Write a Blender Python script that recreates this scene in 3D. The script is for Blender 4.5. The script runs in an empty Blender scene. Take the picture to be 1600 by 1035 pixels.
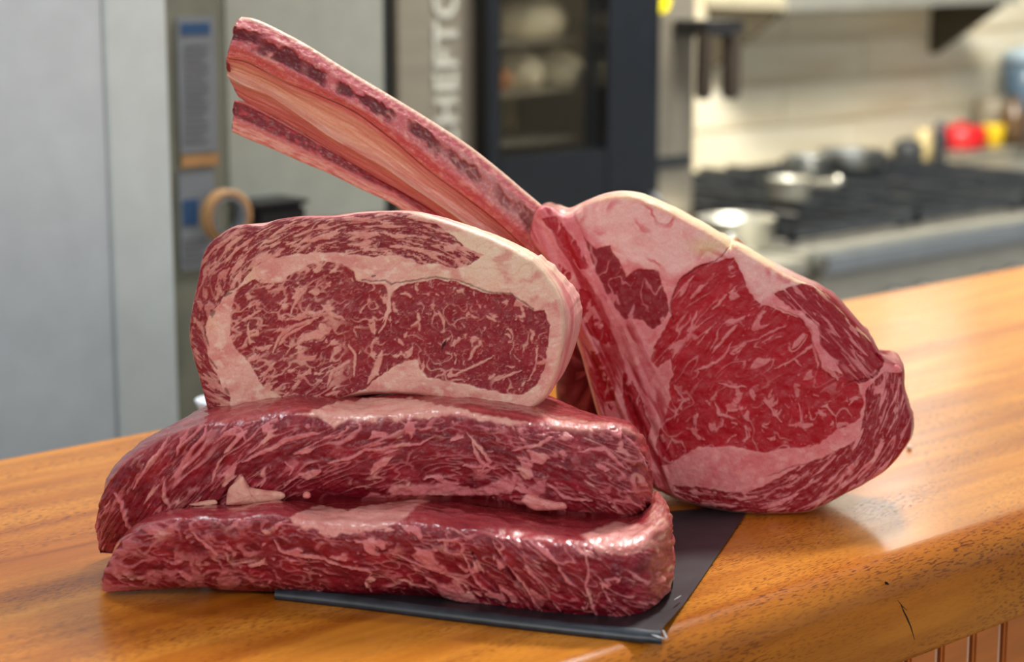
import bpy, bmesh, math, random
import numpy as np
from mathutils import Vector, Matrix
random.seed(7); rng = np.random.default_rng(7)
sc = bpy.context.scene
C = sc.collection
R = math.radians

# ------------------------------------------------------------------ camera, light, exposure
FPX, PITCH, ZC = 3180.0, R(11.0), 1.05          # focal length in px of a 1600 px wide frame, tilt, counter height
CAM = np.array([0.0, 0.0, ZC + 0.42])
cd = bpy.data.cameras.new('camera'); cam = bpy.data.objects.new('camera', cd); C.objects.link(cam)
cam.location = CAM; cam.rotation_euler = (R(90) - PITCH, 0, 0)
cd.sensor_width = 36; cd.lens = FPX / 1600 * 36; cd.clip_start = .05; cd.clip_end = 60
cd.dof.use_dof = True; cd.dof.focus_distance = 1.38; cd.dof.aperture_fstop = 5.2; cd.dof.aperture_blades = 0
sc.camera = cam
sc.view_settings.view_transform = 'Standard'; sc.view_settings.look = 'None'
sc.view_settings.gamma = 1; sc.view_settings.exposure = 0.0; sc.view_settings.use_curve_mapping = False
w = bpy.data.worlds.new('world'); sc.world = w; w.use_nodes = True
w.node_tree.nodes['Background'].inputs[0].default_value = (.93, .96, 1.0, 1)
w.node_tree.nodes['Background'].inputs[1].default_value = 0.33
def area(name, loc, target, sx, sy, power, col=(1, 1, 1)):
    l = bpy.data.lights.new(name, 'AREA'); l.shape = 'RECTANGLE'; l.size = sx; l.size_y = sy
    l.energy = power; l.color = col
    o = bpy.data.objects.new(name, l); C.objects.link(o); o.location = loc
    o.rotation_euler = (Vector(target) - Vector(loc)).to_track_quat('-Z', 'Y').to_euler()
    return o
area('ceiling_lamp_behind', (.62, 2.75, 3.25), (0.05, 1.3, ZC), .32, .32, 68, (1, .96, .9))
area('hood_lamp', (.80, 4.15, 1.868), (.27, 1.45, ZC), .13, .11, .42, (.9, .96, 1))
area('splashback_lamp', (.86, 4.15, 1.50), (.42, 2.2, ZC), .16, .06, .16, (1, .98, .95))
area('front_right_fill', (1.9, -.7, 1.8), (.35, 1.3, 1.0), .8, .6, 17, (1, .97, .92))  # added fill from front right, brightens the counter's front face
area('front_left_fill', (-1.3, -.9, 2.6), (.1, 1.4, 1.1), 1.1, .9, 23, (1, .985, .96))  # added soft fill from front left, lights the meat faces evenly
area('back_wall_fill', (.9, 3.3, 2.6), (1.25, 4.6, 1.25), 1.2, .5, 125, (1, .95, .84))  # added fill aimed at the back wall, turned away from the counter
area('left_wall_fill', (-.9, 1.9, 2.9), (-.7, 3.2, 1.2), .8, .5, 30, (.88, .95, 1))  # added fill to brighten the white partition on the left

# ------------------------------------------------------------------ pixel <-> world
cp, sp = math.cos(PITCH), math.sin(PITCH)
FW = np.array([0, cp, -sp]); UP = np.array([0, sp, cp]); RT = np.array([1.0, 0, 0])
def ray(px, py):
    px = np.asarray(px, float); py = np.asarray(py, float)
    return FW + ((px - 800) / FPX)[..., None] * RT + ((517.5 - py) / FPX)[..., None] * UP
def hit(px, py, n, d):                            # plane n.p = d
    r = ray(px, py); n = np.asarray(n, float)
    t = (d - CAM @ n) / (r @ n)
    return CAM + t[..., None] * r
def hit_y(px, py, y): return hit(px, py, (0, 1, 0), 0) * 0 + (CAM + ((np.asarray(y, float)) / ray(px, py)[..., 1])[..., None] * ray(px, py))
def hit_z(px, py, z): return hit(px, py, (0, 0, 1), z)

# ------------------------------------------------------------------ numpy noise
_perm = rng.permutation(256).astype(np.int32); _perm = np.concatenate([_perm, _perm, _perm])
_ga = rng.random(256) * 2 * np.pi
_gx, _gy = np.cos(_ga).astype(np.float32), np.sin(_ga).astype(np.float32)
def pn(x, y, s=0):                                # 2-D gradient noise, about -0.7..0.7
    x = np.asarray(x, np.float32) + 17.3 * s; y = np.asarray(y, np.float32) + 9.7 * s
    xi = np.floor(x).astype(np.int32); yi = np.floor(y).astype(np.int32)
    fx = x - xi; fy = y - yi; xi &= 255; yi &= 255
    u = fx * fx * fx * (fx * (fx * 6 - 15) + 10); v = fy * fy * fy * (fy * (fy * 6 - 15) + 10)
    def g(a, b, dx, dy):
        h = _perm[_perm[(xi + a) & 255] + ((yi + b) & 255)]
        return _gx[h] * dx + _gy[h] * dy
    n00 = g(0, 0, fx, fy); n10 = g(1, 0, fx - 1, fy); n01 = g(0, 1, fx, fy - 1); n11 = g(1, 1, fx - 1, fy - 1)
    a = n00 + u * (n10 - n00); b = n01 + u * (n11 - n01)
    return a + v * (b - a)
def fbm(x, y, o=3, s=0):
    r = 0; a = 1.
    for k in range(o):
        r = r + a * pn(x * 2 ** k, y * 2 ** k, s + k * 3); a *= .5
    return r
def sst(a, b, x):
    t = np.clip((x - a) / (b - a), 0, 1); return t * t * (3 - 2 * t)
def lerp(a, b, t): return a + (b - a) * t
def mixc(a, b, t): return a + (np.asarray(b, np.float32) - a) * t[:, None]
def lin(c):
    c = np.asarray(c, float) / 255.
    return np.where(c <= .04045, c / 12.92, ((c + .055) / 1.055) ** 2.4)
def seg_d(P, poly, closed=True):
    """distance from P (N,2) to a polyline, inside flag"""
    A = np.asarray(poly, np.float32); B = np.roll(A, -1, 0)
    if not closed: A, B = A[:-1], B[:-1]
    d = np.full(len(P), 1e9, np.float32); ins = np.zeros(len(P), bool)
    x, y = P[:, 0], P[:, 1]
    for (ax, ay), (bx, by) in zip(A, B):
        ex, ey = bx - ax, by - ay
        t = np.clip(((x - ax) * ex + (y - ay) * ey) / (ex * ex + ey * ey + 1e-9), 0, 1)
        dd = (x - ax - t * ex) ** 2 + (y - ay - t * ey) ** 2
        np.minimum(d, dd, out=d)
        if closed:
            c = ((ay > y) != (by > y))
            if by != ay: ins ^= c & (x < (bx - ax) * (y - ay) / (by - ay) + ax)
    return np.sqrt(d), ins
def sdf(P, poly):
    d, i = seg_d(P, poly); return np.where(i, d, -d)
def vein(P, pts, w, taper=True):
    """soft line along traced points; w px half width"""
    out = np.zeros(len(P), np.float32); A = np.asarray(pts, np.float32); n = len(A) - 1
    lo = A.min(0) - 3 * w; hi = A.max(0) + 3 * w
    m = np.where((P[:, 0] > lo[0]) & (P[:, 0] < hi[0]) & (P[:, 1] > lo[1]) & (P[:, 1] < hi[1]))[0]
    if not len(m): return out
    Q = P[m]; best = np.zeros(len(m), np.float32)
    for i in range(n):
        a, b = A[i], A[i + 1]; e = b - a
        t = np.clip(((Q - a) @ e) / (e @ e + 1e-9), 0, 1)
        d = np.hypot(Q[:, 0] - a[0] - t * e[0], Q[:, 1] - a[1] - t * e[1])
        s = (i + t) / n
        ww = w * (np.sqrt(np.clip(4 * s * (1 - s), .06, 1)) if taper else 1.)
        best = np.maximum(best, 1 - sst(.55 * ww, 1.15 * ww, d))
    out[m] = best; return out
def T(pts, ox, oy, s): return [(ox + a / s, oy + b / s) for a, b in pts]   # enlarged-crop coordinates -> photo px
def spline(pts, n, closed=False):
    A = np.asarray(pts, float)
    if len(A) == 2: return A[0] + (A[1] - A[0]) * np.linspace(0, 1, n)[:, None]
    P = np.vstack([2 * A[0] - A[1], A, 2 * A[-1] - A[-2]])
    out = []
    for i in range(1, len(P) - 2):
        p0, p1, p2, p3 = P[i - 1:i + 3]; t = np.linspace(0, 1, 24, endpoint=False)[:, None]
        out.append(.5 * (2 * p1 + (p2 - p0) * t + (2 * p0 - 5 * p1 + 4 * p2 - p3) * t ** 2 + (3 * p1 - p0 - 3 * p2 + p3) * t ** 3))
    out = np.vstack(out + [A[-1:]])
    L = np.r_[0, np.cumsum(np.linalg.norm(np.diff(out, axis=0), axis=1))]
    s = np.linspace(0, L[-1], n)
    return np.stack([np.interp(s, L, out[:, k]) for k in range(out.shape[1])], 1)
def interp(x, tab, k):
    t = np.asarray(tab, float); return np.interp(x, t[:, 0], t[:, k])
def sinterp(x, tab, k):                            # smoothed interpolation
    t = np.asarray(tab, float); xs = np.linspace(t[0, 0], t[-1, 0], 600)
    ys = np.interp(xs, t[:, 0], t[:, k]); w_ = np.hanning(17); w_ /= w_.sum()
    yp = np.convolve(np.pad(ys, 8, 'edge'), w_, 'valid'); return np.interp(x, xs, yp)

# ------------------------------------------------------------------ materials
def newmat(name):
    m = bpy.data.materials.new(name); m.use_nodes = True
    nt = m.node_tree; b = nt.nodes['Principled BSDF']; return m, nt, b
def nd(nt, t, **kw):
    n = nt.nodes.new(t)
    for k, v in kw.items():
        if k.startswith('i_'): n.inputs[k[2:].replace('_', ' ')].default_value = v
        else: setattr(n, k, v)
    return n
def coords(nt, scale, rot=(0, 0, 0)):
    tc = nd(nt, 'ShaderNodeTexCoord'); mp = nd(nt, 'ShaderNodeMapping')
    mp.inputs['Scale'].default_value = scale; mp.inputs['Rotation'].default_value = rot
    nt.links.new(tc.outputs['Object'], mp.inputs[0]); return mp.outputs[0]
def noise(nt, vec, scale=1, detail=3, rough=.5, dist=0):
    n = nd(nt, 'ShaderNodeTexNoise'); n.inputs['Scale'].default_value = scale
    n.inputs['Detail'].default_value = detail; n.inputs['Roughness'].default_value = rough; n.inputs['Distortion'].default_value = dist
    nt.links.new(vec, n.inputs['Vector']); return n.outputs['Fac']
def ramp(nt, fac, stops):
    r = nd(nt, 'ShaderNodeValToRGB'); e = r.color_ramp.elements
    while len(e) < len(stops): e.new(.5)
    for i, (p, c) in enumerate(stops): e[i].position = p; e[i].color = (*lin(c), 1) if len(c) == 3 else c
    nt.links.new(fac, r.inputs[0]); return r.outputs[0]
def bump(nt, b, h, strength, dist):
    bn = nd(nt, 'ShaderNodeBump'); bn.inputs['Strength'].default_value = strength; bn.inputs['Distance'].default_value = dist
    nt.links.new(h, bn.inputs['Height']); nt.links.new(bn.outputs[0], b.inputs['Normal']); return bn
def simple(name, col, rough=.5, metal=0, var=.06, scale=(8, 8, 8), bmp=0, spec=.5):
    m, nt, b = newmat(name); c = np.array(col, float)
    n = noise(nt, coords(nt, scale), 3, 3)
    nt.links.new(ramp(nt, n, [(.3, tuple(np.clip(c * (1 - var), 0, 255))), (.7, tuple(np.clip(c * (1 + var), 0, 255)))]), b.inputs['Base Color'])
    b.inputs['Roughness'].default_value = rough; b.inputs['Metallic'].default_value = metal; b.inputs['Specular IOR Level'].default_value = spec
    if bmp: bump(nt, b, n, bmp, .002)
    return m
def meatmat(name, rough=.45, coat=.02, coatr=.22, sss=.05, bs=.35, nscale=900, spec=.35):
    m, nt, b = newmat(name)
    a = nd(nt, 'ShaderNodeAttribute', attribute_name='tone')
    v = coords(nt, (1, 1, 1)); n1 = noise(nt, v, nscale, 3, .6)
    mx = nd(nt, 'ShaderNodeMixRGB', blend_type='OVERLAY'); mx.inputs[0].default_value = .35
    nt.links.new(a.outputs['Color'], mx.inputs[1]); nt.links.new(n1, mx.inputs[2])
    nt.links.new(mx.outputs[0], b.inputs['Base Color'])
    b.inputs['Specular IOR Level'].default_value = spec
    n2 = noise(nt, v, 160, 3, .6)
    mr = nd(nt, 'ShaderNodeMapRange'); mr.inputs['From Min'].default_value = .3; mr.inputs['From Max'].default_value = .7
    mr.inputs['To Min'].default_value = rough - .1; mr.inputs['To Max'].default_value = rough + .12
    nt.links.new(n2, mr.inputs[0])
    wt_ = nd(nt, 'ShaderNodeMath', operation='MULTIPLY_ADD'); nt.links.new(a.outputs['Alpha'], wt_.inputs[0]); wt_.inputs[1].default_value = -.16; nt.links.new(mr.outputs[0], wt_.inputs[2]); nt.links.new(wt_.outputs[0], b.inputs['Roughness'])
    cw = nd(nt, 'ShaderNodeMath', operation='MULTIPLY_ADD'); nt.links.new(a.outputs['Alpha'], cw.inputs[0]); cw.inputs[1].default_value = .9; cw.inputs[2].default_value = coat; cw.use_clamp = True; nt.links.new(cw.outputs[0], b.inputs['Coat Weight']); b.inputs['Coat Roughness'].default_value = coatr
    b.inputs['Subsurface Weight'].default_value = sss; b.inputs['Subsurface Radius'].default_value = (1, .35, .25); b.inputs['Subsurface Scale'].default_value = .003
    ad = nd(nt, 'ShaderNodeMath', operation='ADD'); nt.links.new(n1, ad.inputs[0]); nt.links.new(n2, ad.inputs[1])
    bump(nt, b, ad.outputs[0], bs, .0006); return m
M_MEAT = meatmat('wet_meat'); M_RIND = meatmat('fat_surface', .45, .2, .3, .2, .3, 500)
M_WET = meatmat('glossy_meat', .42, .06, .17, .04, .45, 900, .4); M_BONE = meatmat('bone', .42, .35, .25, .15, .4)

# ------------------------------------------------------------------ mesh helpers
def tag(o, label=None, cat=None, group=None, kind=None):
    for k, v in (('label', label), ('category', cat), ('group', group), ('kind', kind)):
        if v: o[k] = v
    return o
def empty(name, loc, rz=0, **kw):
    o = bpy.data.objects.new(name, None); C.objects.link(o); o.location = loc; o.rotation_euler = (0, 0, rz); o.empty_display_size = .05
    bpy.context.view_layer.update(); return tag(o, **kw)
def mesh(name, V, F, mat, parent=None, smooth=True, tone=None, wet=None):
    V = np.asarray(V, np.float64)
    if parent is not None:
        MI = np.array(parent.matrix_world.inverted()); V = V @ MI[:3, :3].T + MI[:3, 3]
    me = bpy.data.meshes.new(name); F = np.asarray(F, np.int32)
    me.vertices.add(len(V)); me.vertices.foreach_set('co', V.astype(np.float32).ravel())
    k = F.shape[1]; me.loops.add(F.size); me.loops.foreach_set('vertex_index', F.ravel())
    me.polygons.add(len(F)); me.polygons.foreach_set('loop_start', np.arange(0, F.size, k, dtype=np.int32))
    me.polygons.foreach_set('use_smooth', np.full(len(F), smooth))
    me.update(calc_edges=True); me.validate()
    if tone is not None:
        at = me.attributes.new('tone', 'FLOAT_COLOR', 'POINT')
        at.data.foreach_set('color', np.c_[np.clip(tone, 0, 1), np.zeros(len(V)) if wet is None else wet].astype(np.float32).ravel())
    me.materials.append(mat)
    o = bpy.data.objects.new(name, me); C.objects.link(o)
    if parent is not None: o.parent = parent
    return o
def grid_faces(nu, nv, wrap_v=False, off=0, flip=False):
    i = np.arange(nu - 1)[:, None]; j = np.arange(nv if wrap_v else nv - 1)[None]
    j2 = (j + 1) % nv
    a = i * nv + j; b = (i + 1) * nv + j; c = (i + 1) * nv + j2; d = i * nv + j2
    F = np.stack([a, b, c, d] if not flip else [a, d, c, b], -1).reshape(-1, 4) + off
    return F
def bm_obj(name, bm, mat, parent=None, smooth=False, loc=None):
    me = bpy.data.meshes.new(name); 
    if parent is not None: bmesh.ops.transform(bm, matrix=parent.matrix_world.inverted(), verts=bm.verts)
    bmesh.ops.recalc_face_normals(bm, faces=bm.faces)
    bm.to_mesh(me); bm.free(); me.materials.append(mat)
    for p in me.polygons: p.use_smooth = smooth
    o = bpy.data.objects.new(name, me); C.objects.link(o)
    if parent is not None: o.parent = parent
    return o

# ------------------------------------------------------------------ counter frame: u along the counter, n across it (away from camera)
far0, far1 = hit_z(0, 715, ZC), hit_z(1600, 415, ZC)
Uv = (far1 - far0); Uv[2] = 0; Uv /= np.linalg.norm(Uv); Nv = np.array([-Uv[1], Uv[0], 0.])
YAW = math.atan2(Uv[1], Uv[0])
C_FAR = float(far0 @ Nv); C_NEAR = float(hit_z(1500, 836, ZC) @ Nv) - .012
print('yaw', math.degrees(YAW), 'far', C_FAR, 'near', C_NEAR)
def UN(u, n, z): return Uv * u + Nv * n + np.array([0, 0, z])
def on_plane(px, py, c):                             # photo px on the vertical plane n=c -> (u, z)
    p = hit(px, py, Nv, c); return float(p @ Uv), float(p[2])
MW = Matrix(((Uv[0], Nv[0], 0, 0), (Uv[1], Nv[1], 0, 0), (0, 0, 1, 0), (0, 0, 0, 1)))
def box(bm, u0, u1, n0, n1, z0, z1, bev=0):
    r = bmesh.ops.create_cube(bm, size=1)
    mt = MW @ Matrix.Translation(((u0 + u1) / 2, (n0 + n1) / 2, (z0 + z1) / 2)) @ Matrix.Diagonal((abs(u1 - u0), abs(n1 - n0), abs(z1 - z0), 1))
    bmesh.ops.transform(bm, matrix=mt, verts=r['verts'])
    if bev:
        es = list({e for v in r['verts'] for e in v.link_edges}); bmesh.ops.bevel(bm, geom=es, offset=bev, segments=2, affect='EDGES')
def boxo(name, b, mat, parent=None, bev=.003):
    bm = bmesh.new(); box(bm, *b, bev=bev); return bm_obj(name, bm, mat, parent)
def pbox(name, p, c, depth, mat, parent=None, bev=.003):   # face spanning photo px rectangle on plane n=c, going back by depth
    x0, y0, x1, y1 = p; u0, _ = on_plane(x0, (y0 + y1) / 2, c); u1, _ = on_plane(x1, (y0 + y1) / 2, c)
    _, z1 = on_plane((x0 + x1) / 2, y0, c); _, z0 = on_plane((x0 + x1) / 2, y1, c)
    return boxo(name, (u0, u1, c, c + depth, z0, z1), mat, parent, bev)
def base_empty(name, u, n, z, **kw): return empty(name, UN(u, n, z), YAW, **kw)

def lathe(bm, prof, center, seg=32, axis=None):       # prof: (r, z)
    rings = []
    for r, z in prof:
        if r < 1e-6: rings.append([bm.verts.new((0, 0, z))]); continue
        rings.append([bm.verts.new((r * math.cos(2 * math.pi * k / seg), r * math.sin(2 * math.pi * k / seg), z)) for k in range(seg)])
    for a, b in zip(rings, rings[1:]):
        for k in range(seg):
            k2 = (k + 1) % seg
            if len(a) == 1 and len(b) == 1: continue
            if len(a) == 1: bm.faces.new((a[0], b[k], b[k2]))
            elif len(b) == 1: bm.faces.new((a[k], a[k2], b[0]))
            else: bm.faces.new((a[k], a[k2], b[k2], b[k]))
    vs = [v for r in rings for v in r]
    mt = Matrix.Translation(center) @ (axis if axis is not None else Matrix())
    bmesh.ops.transform(bm, matrix=mt, verts=vs)
def tube(bm, pts, rad, seg=10):
    pts = [Vector(p) for p in pts]; rings = []
    for i, p in enumerate(pts):
        d = (pts[min(i + 1, len(pts) - 1)] - pts[max(i - 1, 0)]).normalized()
        a = d.orthogonal().normalized() if i == 0 else (a - d * a.dot(d)).normalized()
        b = d.cross(a); r = rad[i] if hasattr(rad, '__len__') else rad
        rings.append([bm.verts.new(p + (a * math.cos(2 * math.pi * k / seg) + b * math.sin(2 * math.pi * k / seg)) * r) for k in range(seg)])
    for A, B in zip(rings, rings[1:]):
        for k in range(seg): bm.faces.new((A[k], A[(k + 1) % seg], B[(k + 1) % seg], B[k]))
    bm.faces.new(rings[0][::-1]); bm.faces.new(rings[-1])

# ------------------------------------------------------------------ setting
ZR = .92                                             # range top height
p = hit_z(1600, 350, ZR); C_R = float(p @ Nv)
p = hit_z(1139, 276, ZR); C_W = float(p @ Nv)
print('range', C_R, 'wall', C_W)
def struct(o): o['kind'] = 'structure'; return o
M_WALL = simple('cream_wall', (214, 204, 180), .6, var=.03)
def splash_mat():
    m, nt, b = newmat('splashback_tiles')
    n = noise(nt, coords(nt, (.9, .9, 7)), 1.6, 2, .5, .3)
    nt.links.new(ramp(nt, n, [(.32, (200, 184, 152)), (.5, (216, 208, 184)), (.68, (222, 217, 200))]), b.inputs['Base Color'])
    b.inputs['Roughness'].default_value = .35; return m
M_TILE = splash_mat()
M_WHITE = simple('white_lacquer', (206, 220, 226), .45, var=.02)
M_WHITE2 = simple('white_frame', (212, 226, 226), .5, var=.02)
M_GREYW = simple('grey_white_panel', (166, 172, 162), .45, var=.03)
M_OLIVE = simple('grey_green_panel', (120, 122, 108), .6, var=.05)
M_STEEL = simple('brushed_steel', (172, 164, 148), .38, .75, .05, (2, 2, 60))
M_STEEL2 = simple('worktop_steel', (186, 184, 172), .36, .7, .06, (4, 4, 40))
M_CHROME = simple('polished_steel', (205, 210, 210), .3, 1, .02)
M_BLACK = simple('black_enamel', (40, 44, 49), .35, 0, .1)
M_DARK = simple('dark_rubber', (38, 42, 46), .5, 0, .1)
M_NAVY = simple('dark_blue_black_trim', (17, 21, 27), .35, 0, .08)
M_DKMETAL = simple('dark_bracket_steel', (74, 68, 56), .5, .4, .06)

bm = bmesh.new(); box(bm, -4, 5, C_FAR - 3.2, C_W + .1, -.05, 0); struct(bm_obj('floor', bm, simple('floor_tiles', (120, 108, 92), .5), None))
struct(boxo('wall_back', (-3.2, 6, C_W, C_W + .12, 0, 3.4), M_WALL, None, 0))

# tiled splashback: each tile a part of the wall
wb = bpy.data.objects['wall_back']
uL, _ = on_plane(1085, 200, C_W); proto = None
tw, th = .60, .10
for r_ in range(5):
    for k in range(5):
        u0 = uL + k * tw - (tw / 2 if r_ % 2 else 0); z0 = ZR + .01 + r_ * th
        a = max(u0, uL)
        if r_ % 2 and k == 0:
            boxo('wall_tile', (a, u0 + tw - .004, C_W - .008, C_W, z0, z0 + th - .004), M_TILE, wb, .0015); continue
        if proto is None:
            bm = bmesh.new(); box(bm, 0, tw - .004, -.008, 0, 0, th - .004, .0015)
            proto = bm_obj('wall_tile', bm, M_TILE, None); o = proto
        else: o = proto.copy(); C.objects.link(o)
        o.parent = wb; o.location = UN(u0, C_W, z0)

# left: tall white partition with a lighter post, and a narrow recess with notices
C_L = C_FAR + .45
u0, _ = on_plane(171, 300, C_L); u1, _ = on_plane(268, 300, C_L)
struct(boxo('wall_left', (u0 - 1.6, u0 - .001, C_L, C_L + .1, 0, 2.6), M_WHITE, None, .001))
struct(boxo('trim_1', (u0, u1, C_L - .002, C_L + .14, 0, 2.4), M_WHITE2, None, .003))
C_N = C_L + .16
u0, _ = on_plane(258, 300, C_N); u1, _ = on_plane(352, 300, C_N)
struct(boxo('wall_recess', (u0, u1 - .002, C_N, C_N + .08, 0, 2.4), M_OLIVE, None, .002))
# notices taped in the recess
def text_lines(parent, px0, px1, ys, c, mat, h=3):
    for i, y in enumerate(ys):
        x1 = px1 - (6 if i % 3 == 2 else 0); pbox('text_line', (px0, y, x1, y + h), c, .0006, mat, parent, 0)
M_PAPER = simple('grey_paper', (124, 130, 136), .8, var=.03); M_INK = simple('faded_ink', (104, 106, 110), .8); M_BLUE = simple('blue_print', (40, 78, 120), .7, var=.04)
M_TAPE = simple('tan_tape', (176, 134, 88), .5, var=.05)
def notice(px, label, blue, lines, inkx):
    x0, y0, x1, y1 = px; u, z = on_plane((x0 + x1) / 2, y1, C_N - .004)
    t = base_empty('notice_sheet', u, C_N - .004, z, label=label, cat='notice')
    pbox('sheet', px, C_N - .004, .003, M_PAPER, t, 0)
    pbox('printed_heading', blue, C_N - .0048, .0007, M_BLUE, t, 0)
    text_lines(t, *inkx, lines, C_N - .0048, M_INK)
notice((280, 26, 338, 238), 'tall printed notice sheet with a blue heading, taped in the narrow recess', (283, 36, 328, 54), list(range(70, 222, 10)), (289, 326))
notice((282, 266, 336, 420), 'lower pale notice sheet with a blue block, below the tan tape strip', (286, 312, 310, 352), list(range(372, 410, 9)), (288, 326))
o = pbox('tape_strip', (284, 242, 342, 260), C_N - .006, .002, M_TAPE, None, .0005)
tag(o, 'short tan strip of tape between the two notice sheets', 'tape')

# grey white cabinet behind the rib bones
C_F = C_N + .06
def zat(px, py, c): return on_plane(px, py, c)[1]
u0, _ = on_plane(350, 200, C_F); u1, _ = on_plane(606, 200, C_F); z0 = zat(500, 352, C_F)
cab = base_empty('wall_cabinet', (u0 + u1) / 2, C_F, z0, label='large grey-white cabinet with a plain door behind the rib bones', cat='cabinet')
boxo('body', (u0, u1, C_F + .02, C_F + .40, z0, 2.3), M_GREYW, cab, .004)
boxo('door', (u0 + .003, u1 - .003, C_F, C_F + .019, z0 + .004, 2.29), M_GREYW, cab, .004)
boxo('plinth', (u0 + .01, u1 - .01, C_F + .05, C_F + .39, z0 - .20, z0), M_BLACK, cab, .002)
boxo('base', (u0 + .01, u1 - .01, C_F + .04, C_F + .39, 0, z0 - .2), M_OLIVE, cab, .002)
# tape roll and black holder hanging beneath
pr, pc = on_plane(353, 338, C_F - .10)
t = base_empty('tape_roll', pr, C_F - .10, pc - .033, label='big roll of tan packing tape hanging in front of the black box', cat='tape')
rot = MW @ Matrix.Rotation(R(90), 4, 'X')
bm = bmesh.new(); cc = UN(pr, C_F - .10, pc)
lathe(bm, [(.024, -.008), (.033, -.008), (.033, .008), (.024, .008), (.024, -.008)], cc, 40, rot); bm_obj('tape', bm, M_TAPE, t, True)
bm = bmesh.new(); lathe(bm, [(.021, -.009), (.0237, -.009), (.0237, .009), (.021, .009), (.021, -.009)], cc, 40, rot); bm_obj('core', bm, M_PAPER, t, True)
bx0, bz = on_plane(372, 322, C_F - .02); bx1, _ = on_plane(452, 322, C_F - .02)
M_CAP = simple('black_plastic', (14, 15, 18), .6)
t = base_empty('dispenser_box', (bx0 + bx1) / 2, C_F - .04, bz - .16, label='black dispenser box under the grey-white cabinet beside the tape roll', cat='dispenser')
boxo('body', (bx0, bx1, C_F - .06, C_F, bz - .16, bz), M_CAP, t, .006); boxo('lid', (bx0 - .002, bx1 + .002, C_F - .062, C_F, bz, bz + .006), M_CAP, t, .002)

# combination oven
C_O = C_R + .30
def ou(px): return on_plane(px, 150, C_O)[0]
def oz(py, px=870): return on_plane(px, py, C_O)[1]
zb, zt = oz(430), 1.95
ov = base_empty('combi_oven', ou(840), C_O, zb, label='tall stainless combination oven with a dark framed glass door', cat='oven')
def obox(name, x0, x1, y0, y1, dn0, dn1, mat, parent=ov, bev=.002, z=None):
    za, zc_ = (oz(y1), oz(y0)) if z is None else z
    return boxo(name, (ou(x0), ou(x1), C_O + dn0, C_O + dn1, za, zc_), mat, parent, bev)
obox('side_panel', 622, 742, 0, 0, 0, .03, M_STEEL, z=(zb, zt)); obox('side_seam', 607, 622, 0, 0, .015, .04, M_DARK, z=(zb, zt))
obox('rear_casing', 607, 1082, 0, 0, .62, .66, M_STEEL, z=(zb, zt)); obox('left_wall', 607, 616, 0, 0, .04, .62, M_STEEL, z=(zb, zt)); obox('right_wall', 1072, 1082, 0, 0, .03, .62, M_STEEL, z=(zb, zt))
obox('top_panel', 607, 1082, 0, 0, .03, .62, M_STEEL, z=(zt - .03, zt)); obox('bottom_panel', 607, 1082, 0, 0, .03, .62, M_STEEL, z=(zb, zb + .03))
obox('stand', 615, 1075, 0, 0, .05, .6, M_STEEL, z=(0, zb))
fr = obox('front_panel', 1012, 1082, 0, 0, -.005, .03, M_STEEL, z=(zb, zt))
d = obox('door_frame', 742, 764, 0, 0, -.03, .03, M_NAVY, z=(zb, zt)); d2 = obox('door_frame', 930, 1012, 0, 0, -.03, .03, M_NAVY, z=(zb, zt))
obox('door_frame', 764, 930, 236, 410, -.03, .03, M_NAVY); obox('door_frame', 764, 930, 0, 0, -.03, .03, M_NAVY, z=(zt - .1, zt))
mg, nt, b = newmat('oven_glass'); b.inputs['Base Color'].default_value = (.88, .88, .82, 1); b.inputs['Transmission Weight'].default_value = 1; b.inputs['Roughness'].default_value = .02; b.inputs['IOR'].default_value = 1.25
b.inputs['Specular IOR Level'].default_value = .4
bm = bmesh.new(); box(bm, ou(764), ou(930), C_O - .02, C_O - .016, oz(236), zt - .1); bm_obj('door_glass', bm, mg, ov)
M_CAV = simple('oven_cavity', (150, 140, 108), .45, .3, .1)
obox('cavity_back', 748, 1012, 0, 0, .34, .36, M_CAV, z=(oz(250), zt - .05))
for k in range(4):
    z = oz(226) + k * .085
    rk = boxo('rack_shelf', (ou(766), ou(928), C_O + .04, C_O + .32, z, z + .006), M_STEEL, ov, .001)
M_PALE = simple('pale_stand_in', (214, 206, 182), .8, var=.06); M_BROWN = simple('brown_stand_in', (170, 120, 80), .8, var=.1)
# made-up loaf shapes standing in for pale reflections in the oven glass
def loaf(px, py, sx, sy, sz, lab, mat):
    u, z = on_plane(px, py, C_O + .10); bm = bmesh.new()
    bmesh.ops.create_icosphere(bm, subdivisions=4, radius=1)
    for v in bm.verts:
        c = v.co; k = 1 + .08 * pn(c.x * 2.1, c.y * 2.3 + c.z) ; v.co = Vector((c.x * sx * k, c.y * sy * k, max(c.z, -.55) * sz * k + .55 * sz))
    bmesh.ops.transform(bm, matrix=Matrix.Translation(UN(u, C_O + .13, z)) @ MW, verts=bm.verts)
    return tag(bm_obj('reflection_stand_in', bm, mat, None, True), lab, 'stand_in', 'stand-ins for reflections in the oven glass')
zs = [oz(226) + k * .085 + .006 for k in range(4)]
def zpx(z): return 517.5
def loafz(px, z, *a):
    o = loaf(px, 150, *a); return o
for (px, k, sx, sz, lab, mt) in [(816, 1, .045, .045, 'pale loaf shape standing in for a reflection low in the oven glass, nearest the door hinge side', M_PALE), (880, 1, .05, .04, 'pale loaf shape standing in for a reflection low in the oven glass, nearest the oven handle', M_PALE),
                                 (838, 2, .075, .05, 'large pale loaf shape standing in for a reflection high in the oven glass', M_PALE), (772, 1, .022, .03, 'small brown stand-in for a reflection at the lower edge of the oven glass', M_BROWN)]:
    o = loaf(px, 150, sx, .07, sz, lab, mt)
    zmin = min(v.co.z for v in o.data.vertices)
    o.location.z = zs[k] - zmin + .0005
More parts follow.
